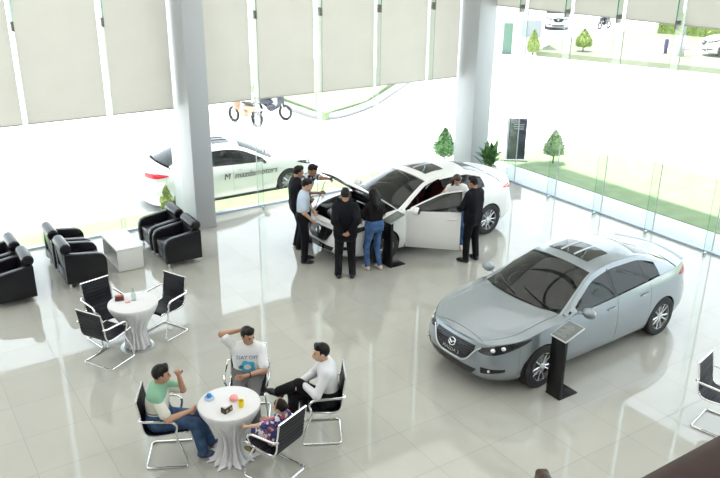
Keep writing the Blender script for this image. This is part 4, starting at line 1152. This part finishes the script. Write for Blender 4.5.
def make_chair():
    r = empty('cantilever_chair')
    P3 = fillet([(0, .26, .455), (0, .235, .475), (0, .10, .455), (0, -.12, .435), (0, -.215, .455), (0, -.25, .53), (0, -.265, .70), (0, -.30, .90)], .06, 4)
    Q = []
    for a, b in zip(P3, P3[1:]):
        m = max(int((b - a).length / .02), 1)
        for k in range(m): Q.append(a.lerp(b, k / m))
    Q.append(P3[-1])
    G = []
    for i, p in enumerate(Q):
        t = Q[min(i + 1, len(Q) - 1)] - Q[max(i - 1, 0)]; nrm = Vector((0, -t.z, t.y)).normalized()
        rib = .004 if i % 2 else -.001
        G.append([tuple(Vector((x, p.y, p.z)) + nrm * (-rib)) for x in (-.222, -.1, 0, .1, .222)])
    h = len(Q) // 2
    ks = min(range(len(Q)), key=lambda i: abs(Q[i].y + .235) + abs(Q[i].z - .48))
    MB().slab(G[:ks + 1], .014, (0, .1, 0)).build('seat', M['mesh'], r, smooth=20)
    MB().slab(G[ks:], .014, (0, -2, .7)).build('backrest', M['mesh'], r, smooth=20)
    for sg in (-1, 1):
        MB().tube([(sg * .232, p.y, p.z) for p in P3], .012, 8).build('side_rail', M['chrome'], r)
        MB().tube(fillet([(sg * .236, -.29, .67), (sg * .278, -.26, .67), (sg * .282, .09, .655), (sg * .278, .15, .60), (sg * .24, .12, .45)], .05), .0145, 8).build('armrest', M['chrome'], r)
    mb = MB(); mb.tube(fillet([(-.215, .10, .445), (-.255, .19, .22), (-.262, .25, .014), (-.262, -.25, .014), (.262, -.25, .014), (.262, .25, .014), (.255, .19, .22), (.215, .10, .445)], .05), .0125, 8)
    mb.build('cantilever_base', M['chrome'], r)
    MB().tube([(-.232, .10, .44), (.232, .10, .44)], .011, 8).build('crossbar', M['chrome'], r); MB().tube([(-.232, -.14, .425), (.232, -.14, .425)], .011, 8).build('crossbar', M['chrome'], r)
    MB().tube([(-.232, -.30, .90), (.232, -.30, .90)], .012, 8).build('crossbar', M['chrome'], r)
    return r
ch = make_chair()
GC = 'black cantilever chairs with chrome frames'
T1, T2 = (2.85, 10.5), (2.96, 7.27)
CH = dict(left=(2.34, 7.68, -27), back=(3.50, 7.93, 240), right=(4.10, 7.10, 152), child=(3.25, 6.72, 112))
chairs = [(CH['left'], 'black chrome-framed cantilever chair under the man in the green and cream polo shirt'),
 (CH['back'], 'black chrome-framed cantilever chair under the man in the white printed t-shirt'),
 (CH['right'], 'black chrome-framed cantilever chair under the man in the long sleeved white shirt'),
 (CH['child'], 'black chrome-framed cantilever chair the child sits in, seen from behind'),
 ((2.58, 10.98, -76), 'empty black cantilever chair behind the left round table, nearest the armchairs'),
 ((2.38, 10.34, 30), 'empty black cantilever chair at the lower left of the left round table'),
 ((3.36, 10.70, 205), 'empty black cantilever chair to the right of the left round table'),
 ((8.50, 4.46, -77), 'empty black cantilever chair alone at the right edge of the photo')]
for i, ((x, y, hd), lb) in enumerate(chairs):
    if i == 0: ch.location = (x, y, 0); ch.rotation_euler = (0, 0, radians(hd) - pi / 2); tag(ch, lb, 'chair', GC)
    else: dup(ch, (x, y, 0), radians(hd) - pi / 2, lb, GC)

def cloth_table(c, label, cl_label, seed, flare=1.):
    rnd = random.Random(seed)
    r = empty('round_table', (c[0], c[1], 0), 0, label, 'table')
    MB().lathe([(0, .715), (.35, .715), (.355, .72), (.355, .735), (.35, .74), (0, .74)], (0, 0, 0), 40).build('tabletop', M['white_board'], r)
    MB().lathe([(0, .0), (.25, .0), (.25, .012), (.04, .02), (.035, .04), (.035, .71), (0, .71)], (0, 0, 0), 24).build('pedestal', M['satin'], r)
    prof = [(.0, .752), (.20, .752), (.352, .751), (.364, .744), (.368, .73), (.355, .68), (.31, .60), (.24, .50), (.175, .40), (.14, .30), (.135, .22), (.15, .14), (.15 + .03 * flare, .07), (.15 + .06 * flare, .028), (.15 + .085 * flare, .012)]
    ph = [rnd.uniform(0, 6.28) for _ in range(4)]
    def f(r_, z, w):
        if z > .745: return r_
        k = min((.745 - z) / .35, 1.); amp = .010 + .014 * max(0, (.30 - z) / .30) * flare + .005 * k
        return r_ + k * amp * (sin(17 * w + ph[0]) + .6 * sin(29 * w + ph[1] + z * 6) + .7 * sin(7 * w + ph[2]))
    G = []; n = 150
    for (a, z) in prof: G.append([(f(a, z, 2 * pi * k / n) * cos(2 * pi * k / n), f(a, z, 2 * pi * k / n) * sin(2 * pi * k / n), z + (.012 * abs(sin(9 * 2 * pi * k / n + ph[3])) if z < .05 else 0)) for k in range(n + 1)])
    o = MB().sheet(G).build('tablecloth', M['cloth'], loc=(c[0], c[1], 0)); tag(o, cl_label, 'tablecloth')
    return r
cloth_table(T1, 'round pedestal table under a white cloth between three empty chairs', 'white gathered tablecloth on the left table between three empty chairs', 1, .35)
cloth_table(T2, 'round pedestal table under a white cloth with four seated people', 'white gathered tablecloth on the front table where four people sit', 2, 1.5)
TZ = .752
def lathe_thing(name, prof, m, loc, label, cat, n=20): return tag(MB().lathe(prof, (0, 0, 0), n).build(name, m, loc=loc), label, cat)
# things on the front table
lathe_thing('cup', [(0, 0), (.028, 0), (.036, .085), (.033, .085), (.026, .008), (0, .008)], mat('yellow_plastic', (.85, .65, .01), .4), (3.04, 7.11, TZ), 'yellow cup on the front table right of the dark box', 'cup')
r = lathe_thing('ashtray', [(0, 0), (.055, 0), (.06, .03), (.05, .03), (.045, .012), (0, .012)], mat('pale_glass_dish', (.55, .72, .85), .1), (2.79, 7.46, TZ), 'small pale dish with a blue ball at the left side of the front table', 'dish')
tag(MB().ball((0, 0, .035), .032).build('ball', mat('blue_gloss', (.03, .22, .65), .2), loc=(2.79, 7.46, TZ + .013)), 'small blue ball resting in the pale dish on the front table', 'ball')
r = empty('napkin_box', (2.86, 7.11, TZ), radians(20), 'small dark box with cream napkins on the front edge of the front table', 'box')
MB().box((0, 0, .035), (.12, .075, .07)).build('box', mat('dark_box', (.05, .035, .02), .5), r, bevel=.006); MB().box((0, 0, .078), (.10, .055, .02)).build('napkins', COLLAR, r); 
mb = MB()
for x in (-.03, .03): mb.box((x, -.039, .035), (.022, .003, .03))
mb.build('front_mark', mat('gold_mark', (.5, .38, .15), .5), r)
tag(MB().ball((0, 0, .04), (.055, .05, .042), 16, 10).lathe([(0, 0), (.03, 0), (.03, .01), (0, .01)], (0, 0, 0), 12).build('candle_bowl', mat('pink_glass', (.85, .35, .33), .35), loc=(3.02, 7.27, TZ)), 'round pink bowl-like ornament at the centre right of the front table', 'ornament')
# things on the left table
r = empty('napkin_box', (2.70, 10.66, TZ), radians(-15), 'small brown patterned box at the back of the left round table', 'box')
MB().box((0, 0, .035), (.13, .08, .07)).build('box', mat('brown_box', (.10, .035, .02), .5), r, bevel=.006); MB().box((0, -.0, .073), (.10, .05, .008)).build('napkins', mat('red_paper', (.5, .12, .08), .7), r)
r = empty('glass_bottle', (2.88, 10.54, TZ), 0, 'clear glass bottle in the middle of the left round table', 'bottle')
MB().lathe([(0, 0), (.033, 0), (.035, .02), (.035, .10), (.014, .15), (.013, .20), (0, .20)], (0, 0, 0), 20).build('bottle', thin_glass('bottle_glass', (.8, .86, .84), .08), r)
tag(MB().box((0, 0, .006), (.07, .05, .012)).build('card', mat('pink_card', (.75, .35, .35), .6), loc=(2.78, 10.52, TZ), bevel=.002), 'small pink packet beside the bottle on the left round table', 'packet')

# info stands
def make_stand():
    r = empty('info_stand')       # reader stands on the -x side
    M['stand'] = mat('stand_black', (.006, .006, .007), .35, spec=.3)
    MB().box((.14, 0, .008), (.36, .26, .016)).build('base_plate', M['stand'], r, bevel=.003)
    MB().box((-.01, 0, .46), (.06, .24, .90)).build('pillar', M['stand'], r, bevel=.004)
    MB().box((.12, 0, .955), (.37, .28, .018), rot=(0, -.32, 0)).build('board', M['satin'], r, bevel=.003)
    p = MB().box((.117, 0, .966), (.345, .255, .006), rot=(0, -.32, 0)).build('printed_sheet', mat('printed_sheet', (.13, .15, .145), .3), r)
    mb = MB()
    for q in range(9): mb.box((.0 + .026 * q, (-.0 if q % 3 else .02), .934 + .0086 * q), (.008, .18 - .05 * (q % 3), .003), rot=(0, -.32, 0))
    mb.build('text_lines', mat('grey_text', (.35, .36, .36), .5), r)
    return r
st = make_stand(); st.location = (7.23, 6.10, 0); tag(st, 'black information stand beside the front wheel of the silver blue car', 'info stand', 'black information stands')
dup(st, (7.88, 11.0, 0), 0, 'black information stand in front of the open door of the white car', 'black information stands')

# indoor plant
rnd = random.Random(5); r = empty('potted_plant', (13.25, 14.15, 0), 0, 'leafy green potted plant standing by the corner column behind the white car', 'plant')
MB().lathe([(0, 0), (.16, 0), (.21, .38), (.22, .40), (.19, .40), (.18, .36), (0, .36)], (0, 0, 0), 20).build('pot', M['white_board'], r)
MB().tube([(0, 0, .3), (.02, 0, .6), (0, .02, .8)], .018, 6).build('stem', M['bark'], r)
mb = MB()
for q in range(80):
    w = rnd.uniform(0, 6.28); el = rnd.uniform(.25, 1.35); L = rnd.uniform(.28, .50); b0 = Vector((rnd.uniform(-.12, .12), rnd.uniform(-.12, .12), rnd.uniform(.40, .78)))
    dr = Vector((cos(w) * cos(el), sin(w) * cos(el), sin(el))); sd = dr.cross(Vector((0, 0, 1))).normalized(); up = sd.cross(dr); G = []
    for k in range(7):
        t = k / 6; c = b0 + dr * L * t - Vector((0, 0, 1)) * .20 * L * t * t; wd = .045 * math.sin(pi * min(t * .9 + .08, 1))
        G.append([c - sd * wd + up * wd * .3, c, c + sd * wd + up * wd * .3])
    mb.sheet([[tuple(p) for p in g] for g in G])
mb.build('foliage', M['leaf_g'], r, recalc=False)

# ------------------------------------------------------------------ people
sq = dict(seated=True)
pp = {}
pp['p1'] = person((6.86, 12.72, 0), -15, 'man in a black suit standing leftmost in the group around the white car', face=(5, -12), LH=(-.10, .26, 1.02), RH=(.12, .22, 1.0), RE=(1, -.8, -.5))
pp['p2'] = person((6.62, 12.02, 0), -30, 'man in a pale blue short sleeved shirt standing at the nose of the white car', N=(0, .02, 1.40), face=(0, -18), top='short', top_mat=LSHIRT, RH=(.19, .16, .92), LH=(-.16, .18, .98), RE=(1, -.8, -.2), collar=LSHIRT, s=.97, skin=SKIN2)
pp['p3'] = person((7.24, 13.06, 0), -66, 'man in a black and white plaid shirt reaching out to the raised bonnet', P=(0, -.10, .90), N=(0, .10, 1.39), face=(10, -20), top='short', top_mat=PLAID, LH=(.04, .80, 1.42), RH=(.14, .42, 1.12), LE=(-.5, 0, -1), RE=(.6, -.4, -.6), LF=(-.13, -.05, .08), RF=(.12, .08, .08), bottom_mat=DJEANS, collar=PLAID)
pp['p4'] = person((6.89, 10.96, 0), 60, 'man in a black suit seen from behind, hands clasped behind his back', LH=(-.075, -.19, .96), RH=(.075, -.20, .99), LE=(-.55, -1, 0), RE=(.55, -1, 0), LHd=(.8, -.1, -.5), RHd=(-.8, -.1, -.5), LF=(-.13, 0, .08), RF=(.13, 0, .08), LT=(-.25, 1, 0), RT=(.25, 1, 0), s=1.03, face=(0, -15), curl=.9)
pp['p5'] = person((7.54, 10.99, 0), 88, 'woman with long black hair in a black top and blue jeans standing', female=True, s=.94, P=(0, 0, .88), N=(0, .01, 1.33), hair='long', top='short', top_mat=BLACKTOP, bottom_mat=JEANS, shoe_mat=HEEL, LH=(-.16, .22, .92), RH=(.12, .26, .98), RE=(1, -.8, -.4), face=(15, -20), LF=(-.12, .04, .08), RF=(.11, -.04, .08), skin=SKIN2)
pp['p6'] = person((9.54, 10.94, 0), -120, 'woman with brown hair in a white t-shirt stepping out of the open car door', female=True, s=.96, P=(-.02, -.34, .80), N=(.04, -.20, 1.29), hair='long', hair_mat=HAIRB, top='short', top_mat=WTEE, bottom_mat=JEANS, shoe_mat=HEEL, LH=(-.22, .02, .84), RH=(.34, -.02, 1.18), RE=(.8, .2, -1), LE=(-1, -.2, .0), face=(12, -28), LF=(-.06, .0, .10), RF=(.10, -.06, .12), skin=SKIN2)
pp['p7'] = person((9.37, 10.34, 0), 100, 'man in a black suit standing by the open door of the white car', face=(10, -12), LH=(-.12, .28, 1.02), RH=(.14, .26, 1.0), RE=(1, -.8, -.4), LE=(-1, -.8, -.4), LF=(-.12, .02, .08), RF=(.14, -.02, .08), LT=(-.35, 1, 0), RT=(.2, 1, 0), s=.98)
x, y, hd = CH['left']
pp['s1'] = person((x, y, 0), hd, 'seated man in a mint green and cream polo shirt, hand raised to his face', P=(0, -.10, .55), N=(0, -.08, .97), face=(8, -6), top='polo', top_mat=POLO, bottom_mat=DJEANS, shoe_mat=SANDAL, LH=(-.045, .17, 1.06), LE=(-.2, .7, -1), LHd=(.3, -.2, 1), RH=(.16, .26, .70), RE=(1, -.6, -.6), LF=(-.13, .46, .085), RF=(.09, .40, .085), seated=True, curl=1.1, collar=POLO)
x, y, hd = CH['back']
pp['s2'] = person((x, y, 0), hd, 'seated man in a white t-shirt with a blue print, one arm behind his head', P=(0, -.10, .55), N=(-.02, -.10, .99), face=(38, -8), top='polo', top_mat=WTEE, bottom_mat=GREYT, RH=(.09, -.19, 1.15), RE=(.8, .5, -.05), RHd=(-1, -.1, .2), LH=(-.02, .20, .72), LE=(-1, -.5, -.3), LHd=(.9, .5, 0), LF=(-.13, .40, .085), RF=(.12, .42, .085), seated=True, skin=SKIN)
i2 = pp['s2']
CY = mat('cyan_print', (.05, .42, .62), .8); CB = mat('blue_print', (.02, .20, .55), .8)
def chest(i, u, v, off=.0):   # u sideways, v down from the neck
    r_ = .106 + .014; hw = .09
    fo = r_ if abs(u) < hw else math.sqrt(max(r_ * r_ - (abs(u) - hw) ** 2, 0))
    return i['N'] - i['sp'] * v + i['lat'] * u + i['fw'] * (fo * (.86 + .14 * min(v / .2, 1)) + off - .02 * .6)
rows = []
mb = MB()
def blot(mb, i, uc, vc, a, b, n=22, jag=.15, seed=1):
    rn = random.Random(seed); G = [[], []]
    for k in range(n + 1):
        w = 2 * pi * k / n; j = 1 + (jag * sin(5 * w + seed) if n > 8 else 0)
        G[0].append(tuple(chest(i, uc + a * cos(w) * j, vc + b * sin(w) * j, .012))); G[1].append(tuple(chest(i, uc + a * .5 * cos(w), vc + b * .45 * sin(w), .016)))
    mb.slab(G, .004, tuple(i['N'] - i['sp'] * .2))
blot(mb, i2, .0, .255, .10, .085); sh = [c for c in i2['root'].children if c.name.startswith('shirt')][0]
mb.build('shirt_print', CY, sh)
vs, fs = text_mb('DAY OFF', .07, .001)
MB().add([tuple(chest(i2, -v.x, .125 - v.y, .014)) for v in vs], fs).build('shirt_lettering', CB, sh, smooth=0, recalc=False)
x, y, hd = CH['right']
pp['s3'] = person((x, y, 0), hd, 'seated man in a long sleeved white shirt with his legs crossed', P=(0, -.10, .55), N=(0, -.07, 1.00), face=(10, 0), top='long', top_mat=WSHIRT, LH=(-.06, .20, .74), RH=(.04, .24, .73), LE=(-1, -.5, -.4), RE=(1, -.5, -.4), LHd=(.8, .6, -.1), RHd=(-.8, .6, 0), RF=(.10, .36, .085), LF=(.20, .52, .50), LK=(-.3, .4, 1), LT=(.3, 1, .3), seated=True, collar=WSHIRT, skin=SKIN2)
x, y, hd = CH['child']
pp['s4'] = person((x, y, 0), hd, 'child with a hairband and dark patterned top sitting in a chair at the front table', s=.66, P=(.0, -.06, .53), N=(.0, -.13, .83), face=(12, -14), top='polo', top_mat=FLORAL, bottom_mat=FLORAL, shoe_mat=mat('olive_shoe', (.22, .20, .05), .7), LH=(-.22, .22, .66), LE=(-1, -.5, -.3), RH=(.10, .16, .62), LF=(-.08, .27, .26), RF=(.05, .27, .26), seated=True, female=True, hair='bun', skin=SKIN2)
i4 = pp['s4']; Hf = i4['H']
MB().tube([Hf(.092 * cos(w), .02 - .02 * sin(w), .03 + .112 * sin(w)) for w in arcspan(-.2, pi + .2, 16)], .008, 6).build('hairband', mat('brown_band', (.35, .20, .12), .6), i4['root'])
pp['s5'] = person((4.16, 3.50, 0), 60, 'person whose brown hair just shows at the bottom edge of the photo', s=.97, hair_mat=HAIRB, top='short', top_mat=GREYT)
pp['s6'] = person((47.2, 39.2, -.29), 190, 'rider in a green top sitting on the far motorbike', P=(0, -.1, .88), N=(0, .0, 1.40), seated=True, top='short', top_mat=mat('green_top', (.05, .35, .22), .8), LH=(-.3, .4, 1.05), RH=(.3, .4, 1.05), LF=(-.2, .25, .35), RF=(.2, .25, .35))
# align rider with bike
m3.rotation_euler = (0, 0, radians(100))
# wristwatch of the white t-shirt man, watch as part of the person
i = pp['s2']; d = (i['LH'] - i['el']).normalized(); a = d.orthogonal().normalized(); b = d.cross(a); c = i['LH'] - d * .03
MB().tube([tuple(c + (a * cos(w) + b * sin(w)) * .034) for w in arcspan(0, 2 * pi, 16)[:-1]], .008, 6, closed=True).build('wristwatch', M['black_plastic'], i['root'])

# ------------------------------------------------------------------ light, camera
w = bpy.data.worlds.new('World'); SC.world = w; w.use_nodes = True
bg = w.node_tree.nodes['Background']; bg.inputs['Color'].default_value = (.84, .93, 1., 1); bg.inputs['Strength'].default_value = SKY
sl = bpy.data.lights.new('sun', 'SUN'); sl.energy = SUN; sl.angle = radians(1.5); sl.color = (1., .97, .9)
so = bpy.data.objects.new('sun', sl); COL.objects.link(so); so.rotation_euler = Vector((-.13, .10, 1)).to_track_quat('Z', 'Y').to_euler()
cam = bpy.data.cameras.new('camera'); co = bpy.data.objects.new('camera', cam); COL.objects.link(co)
cam.sensor_width = 36; cam.lens = 768.58 / 720 * 36; cam.clip_start = .05; cam.clip_end = 400
yw, pt_, rl = radians(33.3249), radians(21.432), radians(.5044)
fwd = Vector((sin(yw) * cos(pt_), cos(yw) * cos(pt_), -sin(pt_))); rt = Vector((cos(yw), -sin(yw), 0)); up = rt.cross(fwd)
r2 = rt * cos(rl) + up * sin(rl); u2 = -rt * sin(rl) + up * cos(rl)
co.matrix_world = Matrix(((r2.x, u2.x, -fwd.x, 0), (r2.y, u2.y, -fwd.y, 0), (r2.z, u2.z, -fwd.z, H_EYE), (0, 0, 0, 1)))
SC.camera = co
SC.view_settings.view_transform = 'Standard'; SC.view_settings.look = 'None'; SC.view_settings.exposure = EXPO; SC.view_settings.gamma = 1; SC.view_settings.use_curve_mapping = False
SC.cycles.max_bounces = 8; SC.cycles.transparent_max_bounces = 24; SC.cycles.diffuse_bounces = 4; SC.cycles.caustics_reflective = False; SC.cycles.caustics_refractive = False
SC.cycles.use_denoising = True; SC.cycles.sample_clamp_indirect = 6
